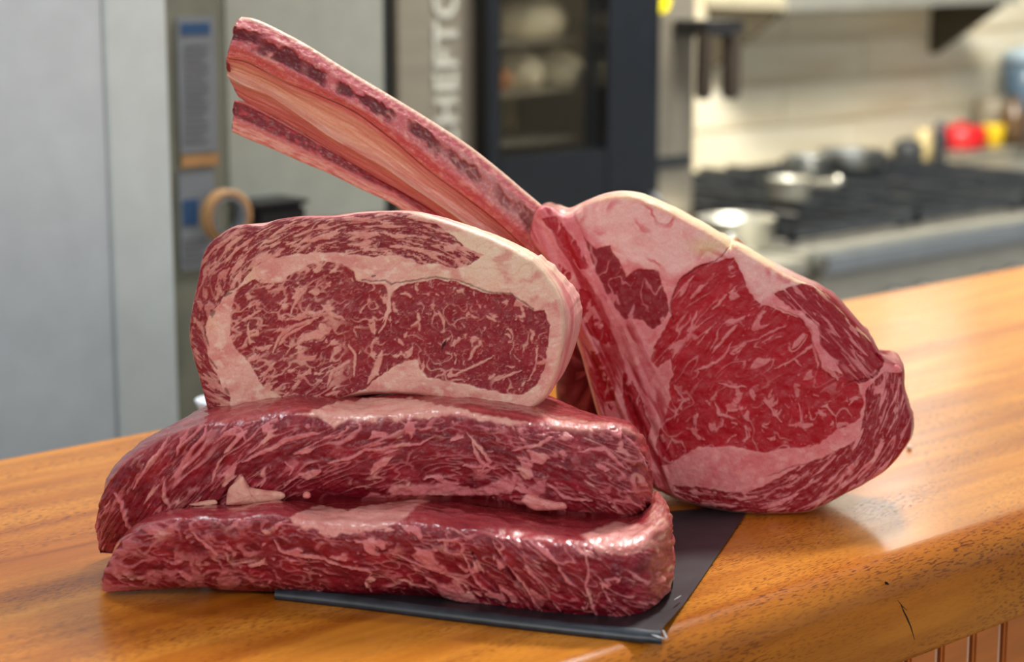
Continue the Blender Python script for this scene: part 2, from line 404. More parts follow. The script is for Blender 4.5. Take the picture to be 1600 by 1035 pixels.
# added fill inside the cavity, brightens what shows in the oven glass
ll = bpy.data.lights.new('oven_glass_fill', 'POINT'); ll.energy = 5; ll.color = (1, .92, .74); ll.shadow_soft_size = .03
lo_ = bpy.data.objects.new('oven_glass_fill', ll); C.objects.link(lo_); lo_.location = UN(ou(850), C_O + .07, zt - .09)
# handle
M_CAP = simple('black_plastic', (14, 15, 18), .6); M_HND = simple('dark_bronze_grip', (62, 54, 46), .45, .2)
hu0, hu1 = ou(1046), ou(1108)
cap = obox('handle_mount', 1047, 1106, 38, 64, -.085, -.005, M_CAP)
obox('handle_bar', 1043, 1061, 52, 166, -.085, -.06, M_HND, bev=.006); obox('handle_bar', 1085, 1105, 52, 168, -.085, -.06, M_HND, bev=.006)
obox('vent_slot', 1014, 1074, 262, 280, -.012, -.004, M_DARK)
M_YEL = simple('yellow_sticker', (235, 218, 20), .5, var=.02)
bm = bmesh.new(); su, sz_ = on_plane(1034, 1, C_O - .006); lathe(bm, [(0, .001), (.022, .001), (.022, 0), (0, 0)], UN(su, C_O - .0065, sz_), 28, rot)
tag(bm_obj('round_sticker', bm, M_YEL, ov), 'round yellow sticker')
# vertical maker's lettering on the side panel
cu = bpy.data.curves.new('lettering', 'FONT'); cu.body = 'CHEFTOP'; cu.extrude = .0008
z_a = oz(246, 700); z_b = oz(2, 680)
cu.size = .068; cu.space_character = 1.12; cu.align_x = 'LEFT'; cu.offset = .0016
lt = bpy.data.objects.new('lettering', cu); C.objects.link(lt); bpy.context.view_layer.update()
dg = bpy.context.evaluated_depsgraph_get(); lm = bpy.data.meshes.new_from_object(lt.evaluated_get(dg)); C.objects.unlink(lt)
M_LET = simple('pale_grey_print', (176, 177, 168), .5, var=.01); lm.materials.clear(); lm.materials.append(M_LET)
lo = bpy.data.objects.new('lettering', lm); C.objects.link(lo)
lo.matrix_world = Matrix.Translation(UN(ou(712), C_O - .002, z_a)) @ MW @ Matrix.Rotation(R(90), 4, 'X') @ Matrix.Rotation(R(90), 4, 'Z')
mw = lo.matrix_world.copy(); lo.parent = ov; lo.matrix_parent_inverse = ov.matrix_world.inverted(); 

# shelf with two triangular brackets
zs_ = on_plane(1390, 12, C_W - .25)[1] + .003
ua = on_plane(1100, 12, C_W)[0]; ub = on_plane(1450, 12, C_W)[0]
sh = base_empty('wall_shelf', (ua + ub) / 2, C_W, zs_, label='stainless wall shelf on two triangular brackets above the cooker', cat='shelf')
boxo('board', (ua - .01, ub + .03, C_W - .24, C_W - .009, zs_, zs_ + .025), M_STEEL2, sh, .002)
boxo('front_lip', (ua - .01, ub + .03, C_W - .25, C_W - .24, zs_ - .003, zs_ + .05), M_STEEL2, sh, .002)
for u_ in (ua, ub):
    bm = bmesh.new(); zlow = zs_ - .135
    pts = [(C_W - .009, zs_), (C_W - .22, zs_), (C_W - .22, zs_ - .01), (C_W - .03, zlow), (C_W - .009, zlow)]
    vs = [[bm.verts.new(UN(u_ + s, n, z)) for n, z in pts] for s in (0, .012)]
    bm.faces.new(vs[0]); bm.faces.new(vs[1][::-1])
    for k in range(5): bm.faces.new((vs[0][k], vs[0][(k + 1) % 5], vs[1][(k + 1) % 5], vs[1][k]))
    bm_obj('bracket', bm, M_DKMETAL, sh)

# cooking range
ur0 = ou(1082) + .012; ur1 = ur0 + 3.4
M_CAVX = 0
rg = base_empty('cooking_range', (ur0 + ur1) / 2, C_R, 0, label='long stainless gas cooking range with black pan supports', cat='cooker')
boxo('body', (ur0, ur1, C_R + .03, C_W - .01, .05, ZR - .03), M_STEEL2, rg, .003)
boxo('worktop', (ur0, ur1, C_R + .045, C_W - .009, ZR - .03, ZR), M_STEEL2, rg, .004)
boxo('front_rail', (ur0, ur1, C_R - .01, C_R + .044, ZR - .032, ZR + .006), M_CHROME, rg, .008)
boxo('control_panel', (ur0, ur1, C_R + .0, C_R + .029, ZR - .16, ZR - .034), M_STEEL2, rg, .004)
for px in (1190, 1290, 1395, 1440, 1540, 1580, 1680):
    u, _ = on_plane(px, 430, C_R)
    bm = bmesh.new(); lathe(bm, [(0, 0), (.024, 0), (.024, .006), (.018, .03), (.0, .032)], UN(u, C_R - .0005, ZR - .10), 20, MW @ Matrix.Rotation(R(90), 4, 'X')); bm_obj('knob', bm, M_BLACK, rg, True)
for k in range(4):
    ua_ = on_plane(1255, 395, C_R)[0]; boxo('oven_door', (ur0 + .05 + k * .88, ur0 + .88 + k * .88, C_R + .01, C_R + .029, .12, ZR - .17), M_STEEL, rg, .004)
g0 = ur0 + .05; M_HOB = simple('stained_hob_steel', (124, 122, 116), .32, .5, .2, (9, 9, 9))
gs = .36
def grate(u, n):
    bm = bmesh.new(); z = ZR + .012
    for a in (0, gs - .012): box(bm, u + a, u + a + .012, n, n + gs, z, z + .022, .002); box(bm, u, u + gs, n + a, n + a + .012, z, z + .022, .002)
    for k in range(1, 4):
        if k == 2: continue
        box(bm, u + k * gs / 4 - .006, u + k * gs / 4 + .006, n, n + gs, z + .006, z + .03, .002)
    for s in (0, gs * .62): box(bm, u + gs / 2 - .006, u + gs / 2 + .006, n + s, n + s + gs * .38, z + .01, z + .032, .002); box(bm, u + s, u + s + gs * .38, n + gs / 2 - .006, n + gs / 2 + .006, z + .01, z + .032, .002)
    for a in (.01, gs - .03):
        for b_ in (.01, gs - .03): box(bm, u + a, u + a + .015, n + b_, n + b_ + .015, ZR, z)
    bm_obj('pan_support', bm, M_BLACK, rg)
    bm = bmesh.new(); lathe(bm, [(0, .0), (.06, .0), (.06, .010), (.045, .018), (.03, .022), (0, .022)], UN(u + gs / 2, n + gs / 2, ZR + .0002), 28); bm_obj('burner', bm, M_DARK, rg, True)
boxo('hob_tray', (g0 - .02, g0 + 3 * (gs + .01) + .02, C_R + .09, C_R + .10 + 2 * gs + .04, ZR, ZR + .004), M_HOB, rg, .001)
for k in range(3):
    for j in range(2): grate(g0 + k * (gs + .01), C_R + .105 + j * (gs + .01))

up0, _ = on_plane(900, 380, C_R + .03)
tb = base_empty('prep_table', (up0 + ur0) / 2, C_R + .15, 0, label='stainless prep table in front of the oven, beside the cooking range', cat='table')
boxo('table_top', (up0, ur0 - .006, C_R + .02, C_O - .10, ZR - .035, ZR - .005), M_STEEL2, tb, .004)
boxo('front_panel', (up0 + .01, ur0 - .012, C_R + .04, C_R + .06, .1, ZR - .036), M_STEEL2, tb, .003)
for a in (up0 + .02, ur0 - .05):
    for b_ in (C_R + .065, C_O - .14): boxo('leg', (a, a + .03, b_, b_ + .03, 0, ZR - .036), M_STEEL, tb, .002)
# things on the range
def pot(name, px, py, c, r, h, mat, label, cat, handle=None, lid=True, z=ZR):
    u, _ = on_plane(px, py, c); t = base_empty(name, u, c, z, label=label, cat=cat)
    bm = bmesh.new(); lathe(bm, [(0, 0), (r * .95, 0), (r, .006), (r, h), (r * 1.04, h + .003), (r * .97, h + .003), (r * .97, .01), (0, .01)], UN(u, c, z), 36); bm_obj('pot_body', bm, mat, t, True)
    if lid:
        bm = bmesh.new(); lathe(bm, [(r * 1.03, h + .004), (r * .9, h + .014), (r * .3, h + .026), (0, h + .028)], UN(u, c, z), 36); bm_obj('lid', bm, mat, t, True)
        bm = bmesh.new(); lathe(bm, [(0, h + .028), (.008, h + .028), (.01, h + .045), (.018, h + .05), (0, h + .056)], UN(u, c, z), 16); bm_obj('lid_knob', bm, M_BLACK, t, True)
    if handle:
        du, dn, dz, hm = handle; bm = bmesh.new()
        a = UN(u, c, z + h * .8); L = math.hypot(du, dn); e = np.array([du / L, dn / L])
        tube(bm, [UN(u + e[0] * r, c + e[1] * r, z + h * .78), UN(u + e[0] * (r + .05), c + e[1] * (r + .05), z + h * .85), UN(u + du, c + dn, z + h * .85 + dz)], [.007, .009, .011]); bm_obj('handle', bm, hm, t, True)
zg = ZR + .045
pot('saucepan', 1150, 318, C_R + .20, .07, .05, M_STEEL2, 'polished saucepan with a long raised handle beside the oven', 'pan', (-.17, .05, .06, M_BLACK), False, ZR - .004)
pot('frying_pan', 1085, 330, C_R + .14, .08, .03, M_BLACK, 'black frying pan with a steel handle at the near end of the range', 'pan', (-.02, -.1, .03, M_CHROME), False, ZR - .004)
pot('steel_pot', 1262, 280, C_R + .62, .05, .03, M_CHROME, 'small bright open pot at the back of the hob, nearer the oven', 'pot', None, False, zg)
pot('casserole', 1330, 280, C_R + .62, .075, .03, M_CHROME, 'wide bright open casserole at the back of the hob', 'pot', None, False, zg)
pot('milk_pan', 1232, 318, C_R + .32, .04, .04, M_STEEL2, 'small dull steel milk pan on the first pan support', 'pan', (.07, -.07, .01, M_STEEL2), False, zg - .04 if False else zg)
# back corner: containers
def cyl(name, px, py, c, prof, mat, label, cat, z=ZR, extra=()):
    u, _ = on_plane(px, py, c); t = base_empty(name, u, c, z, label=label, cat=cat)
    bm = bmesh.new(); lathe(bm, prof, UN(u, c, z), 28); bm_obj('body', bm, mat, t, True)
    for nm, pf, mt in extra:
        bm = bmesh.new(); lathe(bm, pf, UN(u, c, z), 28); bm_obj(nm, bm, mt, t, True)
    return t
M_REDC = simple('red_enamel', (190, 16, 24), .35, var=.05); M_YC = simple('yellow_plastic', (214, 178, 20), .4, var=.05); M_TANJ = simple('tan_ceramic', (200, 180, 130), .5)
M_CONT = simple('off_white_plastic', (196, 188, 172), .5, var=.03); M_SMOKE = simple('blue_grey_plastic', (78, 98, 116), .3, var=.08); M_BRN = simple('brown_glass', (84, 60, 34), .3)
CB = C_W - .14
cyl('spice_jar', 1418, 262, CB, [(0, 0), (.036, 0), (.036, .05), (.02, .065), (0, .065)], M_DARK, 'squat black jar against the splashback beside the tan jar', 'jar')
cyl('ceramic_jar', 1441, 258, CB + .01, [(0, 0), (.02, 0), (.022, .06), (.016, .07), (.018, .085), (0, .085)], M_TANJ, 'slim tan ceramic jar against the splashback', 'jar')
cyl('pepper_mill', 1468, 258, CB - .02, [(0, 0), (.019, 0), (.014, .03), (.019, .07), (.012, .08), (.014, .1), (0, .105)], M_BLACK, 'short black pepper mill beside the white container', 'mill')
u0 = on_plane(1500, 260, CB - .08)[0]; u1 = on_plane(1590, 260, CB - .08)[0]
zc0, zc1 = ZR, on_plane(1540, 240, CB - .08)[1]
t = base_empty('food_container', (u0 + u1) / 2, CB, ZR, label='off-white food container with a steel rim under the red pot', cat='container')
boxo('body', (u0, u1, CB - .08, CB + .10, zc0, zc1), M_CONT, t, .012); boxo('lid', (u0 - .006, u1 + .006, CB - .086, CB + .106, zc1, zc1 + .008), M_STEEL2, t, .003)
zt_ = zc1 + .008
cyl('red_pot', 1500, 220, CB - .0, [(0, 0), (.055, 0), (.066, .012), (.066, .046), (.055, .054), (0, .058)], M_REDC, 'bright red lidded pot standing on the off-white container', 'pot', zt_, [('lid_knob', [(0, .058), (.01, .058), (.014, .066), (0, .07)], M_REDC)])
cyl('yellow_tub', 1552, 220, CB - .03, [(0, 0), (.024, 0), (.028, .05), (.026, .055), (0, .055)], M_YC, 'small yellow tub beside the red pot on the container', 'tub', zt_)
cyl('brown_bottle', 1583, 215, CB - .03, [(0, 0), (.032, 0), (.034, .08), (.014, .10), (.014, .12), (0, .12)], M_BRN, 'brown glass bottle behind the yellow tub', 'bottle', zt_)
cyl('blender_jug', 1600, 180, CB + .04, [(0, .0), (.05, .0), (.055, .12), (.066, .20), (.06, .20), (0, .2)], M_SMOKE, 'tall blue-grey blender jug with a pale lid at the range back', 'blender', zt_, [('lid', [(0, .2), (.068, .2), (.06, .225), (.02, .235), (0, .24)], simple('pale_blue_lid', (150, 170, 184), .3))])
cyl('grey_canister', 1548, 175, CB + .055, [(0, 0), (.045, 0), (.045, .1), (.036, .112), (0, .115)], simple('taupe_metal', (128, 118, 100), .5), 'taupe canister behind the red pot', 'canister', zt_)
# ------------------------------------------------------------------ counter
def wood_mat(name, sc_n=1.0):
    m, nt, b = newmat(name)
    v = coords(nt, (1, 1, 1))
    # broad ribbon figure along the board
    f1 = noise(nt, coords(nt, (.9, 16, 10)), 1.0, 3, .55, .25)
    f2 = noise(nt, coords(nt, (6, 60, 60)), 1.0, 4, .6, .3)
    base = ramp(nt, f1, [(.28, (160, 84, 20)), (.42, (192, 112, 30)), (.52, (210, 132, 42)), (.62, (218, 142, 50)), (.74, (182, 102, 28))])
    mx = nd(nt, 'ShaderNodeMixRGB', blend_type='MULTIPLY'); mx.inputs[0].default_value = .6
    nt.links.new(base, mx.inputs[1]); nt.links.new(ramp(nt, f2, [(.3, (196, 176, 158)), (.65, (255, 255, 255))]), mx.inputs[2])
    # interlocked ripple: short dark pores, slightly tilted to the board
    pr = noise(nt, coords(nt, (150, 1150, 900), (0, 0, R(6))), 1.0, 1, .4, .4)
    mask = noise(nt, coords(nt, (5, 26, 26)), 1.0, 2, .5)
    pm = nd(nt, 'ShaderNodeMath', operation='MULTIPLY')
    nt.links.new(ramp(nt, pr, [(.545, (0, 0, 0)), (.64, (255, 255, 255))]), pm.inputs[0]); nt.links.new(ramp(nt, mask, [(.32, (90, 90, 90)), (.58, (235, 235, 235))]), pm.inputs[1])
    m2 = nd(nt, 'ShaderNodeMixRGB'); nt.links.new(pm.outputs[0], m2.inputs[0]); nt.links.new(mx.outputs[0], m2.inputs[1]); m2.inputs[2].default_value = (*lin((96, 40, 14)), 1)
    nt.links.new(m2.outputs[0], b.inputs['Base Color'])
    sm = noise(nt, coords(nt, (9, 22, 9)), 1.0, 4, .65)
    mr = nd(nt, 'ShaderNodeMapRange'); mr.inputs['To Min'].default_value = .15; mr.inputs['To Max'].default_value = .28; nt.links.new(sm, mr.inputs[0])
    nt.links.new(mr.outputs[0], b.inputs['Roughness'])
    ad = nd(nt, 'ShaderNodeMath', operation='SUBTRACT'); nt.links.new(f2, ad.inputs[0]); nt.links.new(pm.outputs[0], ad.inputs[1])
    bump(nt, b, ad.outputs[0], .10, .0006)
    b.inputs['Specular IOR Level'].default_value = .42
    return m
M_WOOD = wood_mat('iroko_wood')
TH = .076
ctr = base_empty('wooden_counter', 0.2, C_NEAR + .3, 0, label='broad orange-brown wooden counter carrying all the meat', cat='counter')
prof = []
rr = .022
for k in range(13):
    a = math.pi / 2 * k / 12; prof.append((C_NEAR + rr - rr * math.sin(a), ZC - rr + rr * math.cos(a)))
prof += [(C_NEAR, ZC - TH + .006), (C_NEAR + .002, ZC - TH + .002), (C_NEAR + .006, ZC - TH), (C_FAR - .006, ZC - TH), (C_FAR, ZC - TH + .006), (C_FAR, ZC - .008), (C_FAR - .002, ZC - .002), (C_FAR - .008, ZC)]
us = np.linspace(-1.9, 2.6, 46); V = [UN(u, n, z) for u in us for n, z in prof]
F = grid_faces(len(us), len(prof), True); wt = mesh('worktop', V, F, M_WOOD, ctr, True)
m_ = wt.data
bm = bmesh.new(); bm.from_mesh(m_); bm.verts.ensure_lookup_table(); k = len(prof)
bm.faces.new([bm.verts[i] for i in range(k)]); bm.faces.new([bm.verts[len(us) * k - 1 - i] for i in range(k)]); bmesh.ops.recalc_face_normals(bm, faces=bm.faces); bm.to_mesh(m_); bm.free()
for p_ in m_.polygons: p_.use_smooth = abs(p_.normal.z) < .995 and len(p_.vertices) < 6
# boarded front under the worktop
M_BOARD = simple('orange_board', (204, 122, 58), .5, var=.06, scale=(3, 3, 20)); M_GROOVE = simple('pale_bead', (226, 178, 150), .5); M_BACK = simple('dark_red_stain', (92, 26, 14), .7)
boxo('carcass', (-1.8, 2.5, C_NEAR + .042, C_FAR - .05, .0, ZC - TH), M_BACK, ctr, 0)
bw = .040
uc, _ = on_plane(1470, 1032, C_NEAR + .03)
for k in range(-14, 22):
    u = uc + k * bw
    boxo('board', (u + .0025, u + bw - .0055, C_NEAR + .03, C_NEAR + .0415, .06, ZC - TH - .0005), M_BOARD, ctr, .002)
    boxo('bead', (u + bw - .0045, u + bw - .0005, C_NEAR + .033, C_NEAR + .0415, .06, ZC - TH - .0005), M_GROOVE, ctr, 0)
# crack and nail hole in the front edge
def on_front(px, py):
    p = hit(px, py, Nv, C_NEAR); return p - Nv * .0001
def sliver(pts, wds, mat, name):
    P = [on_front(*q) for q in pts]; V = []; F = []
    for i, p in enumerate(P):
        for s in (-1, 1): V.append(p + Uv * s * wds[i] - Nv * .0001); 
        for s in (-1, 1): V.append(p + Uv * s * wds[i] + Nv * .002)
    for i in range(len(P) - 1):
        a = 4 * i; b = a + 4; F += [(a, a + 1, b + 1, b), (a, b, b + 2, a + 2), (a + 1, a + 3, b + 3, b + 1)]
    return mesh(name, V, F, mat, ctr, False)
M_CRK = simple('dark_crack', (26, 14, 8), .8)
sliver([(1406, 942), (1412, 956), (1417, 966), (1423, 980), (1429, 1000)], [.0001, .0006, .0008, .0006, .0001], M_CRK, 'crack')
sliver([(1402, 938), (1411, 949), (1418, 955)], [.0001, .0004, .0001], M_CRK, 'crack')
sliver([(1386, 910), (1388, 914), (1391, 913)], [.0002, .0008, .0002], M_CRK, 'nail_hole')

# black waxed sheet folded down at its near edge
M_SHEET = simple('black_waxed_sheet', (34, 33, 38), .42, var=.15, scale=(20, 20, 20), bmp=.05)
t = empty('black_sheet', hit_z(1000, 940, ZC), 0, label='thin black waxed sheet with a folded near edge under the stacked meat', cat='sheet')
nf = 60
frontpx = spline([(430, 931), (560, 946), (700, 964), (850, 982), (960, 994), (1032, 1001)], nf)
rearpx = spline([(560, 838), (700, 826), (850, 815), (1000, 803), (1100, 796), (1174, 790)], nf)
# top sheet
top = []
for i in range(nf):
    a = hit_z(*frontpx[i], ZC + .001); b = hit_z(*rearpx[i], ZC + .001)
    for j in range(26):
        q = lerp(a, b, j / 25.); lift = .0052 * math.exp(-(j / 25.) ** 2 * 40) + .0012 * abs(pn(q[0] * 30, q[1] * 30))
        q = q.copy(); q[2] = ZC + .0012 + lift * 1.0
        top.append(q)
Vt = np.array(top)
mesh('sheet', Vt, grid_faces(nf, 26), M_SHEET, t)
rim = []
M_LIP = simple('black_fold', (44, 50, 58), .38, var=.2, scale=(30, 30, 30), bmp=.05)
for i in range(nf):
    a = Vt[i * 26]; wv = .0006 * pn(i * .23, 3.1)
    dirn = np.array([.05, -1, 0])
    for k, (o_, z_) in enumerate(((0, a[2] - ZC + .0003), (.0016, .0066), (.0040, .0052 + wv), (.0056, .003), (.006, .0004), (.004, .0003))):
        q = a + dirn * o_ * (1 + .0 * i); q[2] = ZC + z_; rim.append(q)
mesh('folded_edge', np.array(rim), grid_faces(nf, 6), M_LIP, t)
M_WEAR = simple('worn_grey_coating', (150, 154, 158), .6, var=.2, scale=(60, 60, 60))
for q0, q1, wd in (((1018, 992), (1040, 999), .0012), ((1036, 985), (1042, 998), .0008), ((1053, 938), (1064, 931), .0006)):
    a, b = hit_z(*q0, ZC + .0075), hit_z(*q1, ZC + .006); d_ = (b - a); s_ = np.array([-d_[1], d_[0], 0]); s_ /= np.linalg.norm(s_) + 1e-9
    mesh('worn_mark', [a - s_ * wd * .4, a + s_ * wd * .4, (a + b) / 2 + s_ * wd, b + s_ * wd * .5, b - s_ * wd * .5, (a + b) / 2 - s_ * wd], [[0, 1, 2, 5], [5, 2, 3, 4]], M_WEAR, t, False)
# crumb of fat and small white bowl behind the meat
bm = bmesh.new(); bmesh.ops.create_icosphere(bm, subdivisions=2, radius=.0022)
for v in bm.verts: v.co *= 1 + .5 * pn(v.co.x * 900, v.co.y * 900 + v.co.z * 500)
bmesh.ops.transform(bm, matrix=Matrix.Translation(hit_z(1421, 703, ZC) + np.array([0, 0, .0016])), verts=bm.verts)
tag(bm_obj('fat_crumb', bm, simple('fat_crumb', (236, 214, 196), .5), None, True), 'tiny white crumb of fat on the counter beside the rib steak', 'crumb')
q = hit_z(338, 655, ZC); bm = bmesh.new()
lathe(bm, [(0, 0), (.014, 0), (.016, .002), (.021, .014), (.0225, .018), (.021, .0185), (.014, .005), (0, .004)], q + np.array([0.004, .0, 0]), 40)
tag(bm_obj('white_bowl', bm, simple('white_porcelain', (214, 224, 234), .25, var=.01), None, True), 'small white bowl on the counter just behind the marbled slab', 'bowl')
# ------------------------------------------------------------------ meat
Q = 1.3                                              # photo px between surface vertices
def ridged(x, y, s, w):                              # thin branching lines: 1 on a line
    return 1 - sst(w * .35, w, np.abs(pn(x, y, s)))
def marble(u, v, s, coarse=.07, fine=.06, cut=.05, amount=1.):
    """fat 0..1 of marbled muscle; u along the fibre, v across it (in coarse-vein widths)"""
    wx = u + .5 * fbm(u * .8, v * .8, 2, s + 1); wy = v + .5 * fbm(u * .8 + 5, v * .8, 2, s + 2)
    a = ridged(wx * .8, wy * .8, s + 3, coarse) * sst(-.10, .22, pn(u * .5, v * .5, s + 4))
    n = fbm(wx * 1.1 + 7, wy * 1.1, 4, s + 7) + .22 * pn(wx * 3.1, wy * 3.1, s + 5)
    bl = sst(.24, .38, n + cut)
    fl = sst(.36, .5, pn(wx * 4.2, wy * 4.2, s + 8)) * .5
    tone = .09 * sst(-.1, .4, fbm(wx * 2.3, wy * 2.3, 2, s + 9))
    return np.clip(np.maximum(np.maximum(np.maximum(.85 * a, bl), fl), tone) * amount, 0, 1)
def flow(x, y, slope):                               # slope(x): dy/dx of the fibre; returns along / across coordinates
    xs = np.linspace(-50, 1650, 800); sl = slope(xs); h = np.cumsum(sl) * (xs[1] - xs[0])
    return x * 1.0, y - np.interp(x, xs, h)
def warp(P, a1=5, f1=.03, a2=1.6, f2=.13, s=0):
    x, y = P[:, 0], P[:, 1]
    return np.stack([x + a1 * pn(x * f1, y * f1, s + 50) + a2 * pn(x * f2, y * f2, s + 51), y + a1 * pn(x * f1, y * f1, s + 52) + a2 * pn(x * f2, y * f2, s + 53)], 1)

def coons(bot, right, top, left, nu, nv, rough=0., seed=0):
    """bottom l->r, right b->t, top l->r, left b->t (photo px) -> nu*nv grid"""
    B, Tp = spline(bot, nu), spline(top, nu); Rr, L = spline(right, nv), spline(left, nv)
    if rough:
        for cv, k in ((B, 1), (Tp, 2), (Rr, 3), (L, 4)):
            n = len(cv); tn = np.gradient(cv, axis=0); nn = np.stack([-tn[:, 1], tn[:, 0]], 1); nn /= np.linalg.norm(nn, axis=1)[:, None] + 1e-9
            s = np.arange(n) * Q; e = np.minimum(1, np.minimum(np.arange(n), n - 1 - np.arange(n)) / 12.)
            cv += nn * ((fbm(s * .018, s * 0 + k, 5, seed) * rough) * e)[:, None]
    u = np.linspace(0, 1, nu)[:, None, None]; v = np.linspace(0, 1, nv)[None, :, None]
    G = (1 - v) * B[:, None] + v * Tp[:, None] + (1 - u) * L[None] + u * Rr[None]
    G = G - ((1 - u) * (1 - v) * B[0] + u * (1 - v) * B[-1] + (1 - u) * v * Tp[0] + u * v * Tp[-1])
    return G
def loop_idx(nu, nv):
    g = np.arange(nu * nv).reshape(nu, nv)
    return np.concatenate([g[:, 0], g[-1, 1:], g[-2::-1, -1], g[0, -2:0:-1]])
def normals(V, F):
    a = V[F[:, 2]] - V[F[:, 0]]; b = V[F[:, 3]] - V[F[:, 1]]; n = np.cross(a, b)
    N = np.zeros_like(V)
    for k in range(4): np.add.at(N, F[:, k], n)
    return N / (np.linalg.norm(N, axis=1)[:, None] + 1e-12)

def cut_piece(root, curves, plane, back, thick, paint, rind, rnd=.004, bulge=.003, swell=.004, rough=2.5, seed=0, names=('cut_face', 'fat_rind'), zmin=None, mats=(None, None), rlayers=None, tdrop=.12):
    """thick slice of meat: traced cut face on a plane (point, normal), side wall running along `back`"""
    (bot, right, top, left) = [np.asarray(c, float) for c in curves]
    ln = lambda c: np.linalg.norm(np.diff(c, axis=0), axis=1).sum()
    nu = int(max(ln(bot), ln(top)) / Q); nv = int(max(ln(right), ln(left)) / Q)
    G = coons(bot, right, top, left, nu, nv, rough, seed).reshape(-1, 2)
    pt, nr = np.asarray(plane[0], float), np.asarray(plane[1], float); nr = nr / np.linalg.norm(nr)
    W = hit(G[:, 0], G[:, 1], nr, float(pt @ nr))
    lp = loop_idx(nu, nv); out = G[lp]
    d, _ = seg_d(G.astype(np.float32), out[::3]); d = d * .00044          # metres from the edge
    d[lp] = 0
    q = np.clip(1 - d / rnd, 0, 1); drop = rnd * (1 - np.sqrt(np.clip(1 - q * q, 0, 1))) * .75
    x, y = G[:, 0], G[:, 1]
    col, relief = paint(G.astype(np.float32))
    h = -drop + bulge * (1 - np.exp(-d / .03)) + (.0011 * fbm(x * .02, y * .02, 2, seed + 60) + relief) * np.clip(d / .002, 0, 1)
    W = W + nr * (h - 0)[:, None]
    F = grid_faces(nu, nv, flip=False)
    n_ = np.cross(W[F[0, 2]] - W[F[0, 0]], W[F[0, 3]] - W[F[0, 1]])
    if n_ @ nr < 0: F = F[:, ::-1]
    mesh(names[0], W, F, mats[0] or M_MEAT, root, True, col)
    # side wall
    E = W[lp]; n = len(lp); cen = E.mean(0); bk = np.asarray(back, float); bk = bk / np.linalg.norm(bk)
    tg = np.roll(E, -1, 0) - np.roll(E, 1, 0)
    for _ in range(6): tg = (np.roll(tg, 1, 0) + tg + np.roll(tg, -1, 0)) / 3
    on = np.cross(tg, bk); on /= np.linalg.norm(on, axis=1)[:, None] + 1e-9
    if ((E - cen) * on).sum() < 0: on = -on
    ks = np.r_[0, np.cumsum(np.linspace(.0006, .0032, rlayers or 40))]; ks = ks / ks[-1] * thick
    s = np.r_[0, np.cumsum(np.linalg.norm(np.diff(E, axis=0), axis=1))]
    V = []; cc = []; Es = E.copy()
    for _ in range(260): Es = (np.roll(Es, 1, 0) + Es + np.roll(Es, -1, 0)) / 3
    for t in ks:
        sw = swell * math.sin(math.pi * min(t / thick * 1.0, 1)) ** .6 + .75 * rnd * (1 - math.exp(-t / (rnd * .8)))  * .5
        if t > thick * .8: sw = sw - .5 * .02 * ((t / thick - .8) / .2) ** 2
        per = .0010 * fbm(s * 22 + 0, s * 0 + t * 40, 3, seed + 70) * min(t / .004, 1)
        sw = sw - t * tdrop * np.clip(on[:, 2], 0, 1)
        p = E + (Es - E) * min(1, t / .007) + bk * t + on * (sw + per)[:, None]
        V.append(p)
    V = np.array(V)                                  # layers, n, 3
    if zmin is not None: V[..., 2] = np.where(V[..., 2] < zmin, zmin + (V[..., 2] - zmin) * .03, V[..., 2])
    L = len(ks)
    # back cap: shrink to the centre
    last = V[-1]; c2 = last.mean(0); caps = [c2 + (last - c2) * k + bk * thick * .06 * (1 - k * k) for k in (.9, .7, .4, .02)]
    V2 = np.concatenate([V.reshape(-1, 3)] + caps); Fs = grid_faces(L + 4, n, True)
    P2 = np.tile(out, (L + 4, 1)); tt = np.repeat(np.r_[ks, thick, thick, thick, thick], n); ss = np.tile(s, L + 4)
    rc = rind(P2.astype(np.float32), tt, ss)
    a = V2[Fs[0]]
    nn = np.cross(a[2] - a[0], a[3] - a[1])
    if nn @ on[0] < 0: Fs = Fs[:, ::-1]
    o = mesh(names[1], V2, Fs, mats[1] or M_RIND, root, True, rc)
    return W

# ---- colours (surface colours, linear)
FAT = lin((232, 168, 156)); CREAM = lin((240, 212, 184)); PINKF = lin((226, 142, 138)); LEAN = lin((150, 40, 50)); LEAN_D = lin((120, 24, 36)); YEL = lin((226, 196, 140))

# ================================================ ribeye slice, on top of the pile
Z1 = (280, 300, 2.5)
rb_bot = T([(110, 868), (200, 884), (280, 882), (400, 852), (520, 842), (600, 822), (650, 803), (730, 792), (850, 792), (980, 802), (1100, 822), (1200, 842), (1310, 862), (1375, 850)], *Z1)
rb_right = T([(1375, 850), (1430, 800), (1470, 710), (1496, 610), (1505, 520), (1490, 420), (1440, 330), (1380, 265)], *Z1)
rb_top = T([(130, 190), (190, 146), (240, 131), (320, 136), (380, 111), (470, 99), (560, 101), (640, 96), (700, 86), (800, 81), (900, 83), (960, 92), (1060, 122), (1160, 158), (1270, 208), (1380, 265)], *Z1)
rb_left = T([(110, 868), (78, 745), (50, 640), (36, 560), (46, 450), (70, 340), (92, 240), (130, 190)], *Z1)
S1 = T([(112, 862), (70, 720), (40, 600), (36, 540), (50, 420), (70, 320), (88, 240), (120, 190), (190, 135), (240, 120), (330, 118), (420, 100), (520, 84), (640, 80), (760, 66), (900, 74), (945, 100), (1020, 135), (1070, 178), (1120, 215), (1190, 250), (1130, 285), (1080, 298), (1010, 282), (950, 285), (900, 262), (850, 246), (760, 252), (650, 242), (540, 236), (440, 246), (360, 262), (300, 292), (262, 330), (240, 360), (200, 392), (160, 430), (126, 470), (104, 520), (108, 600), (130, 690), (165, 760), (205, 800), (200, 850)], *Z1)
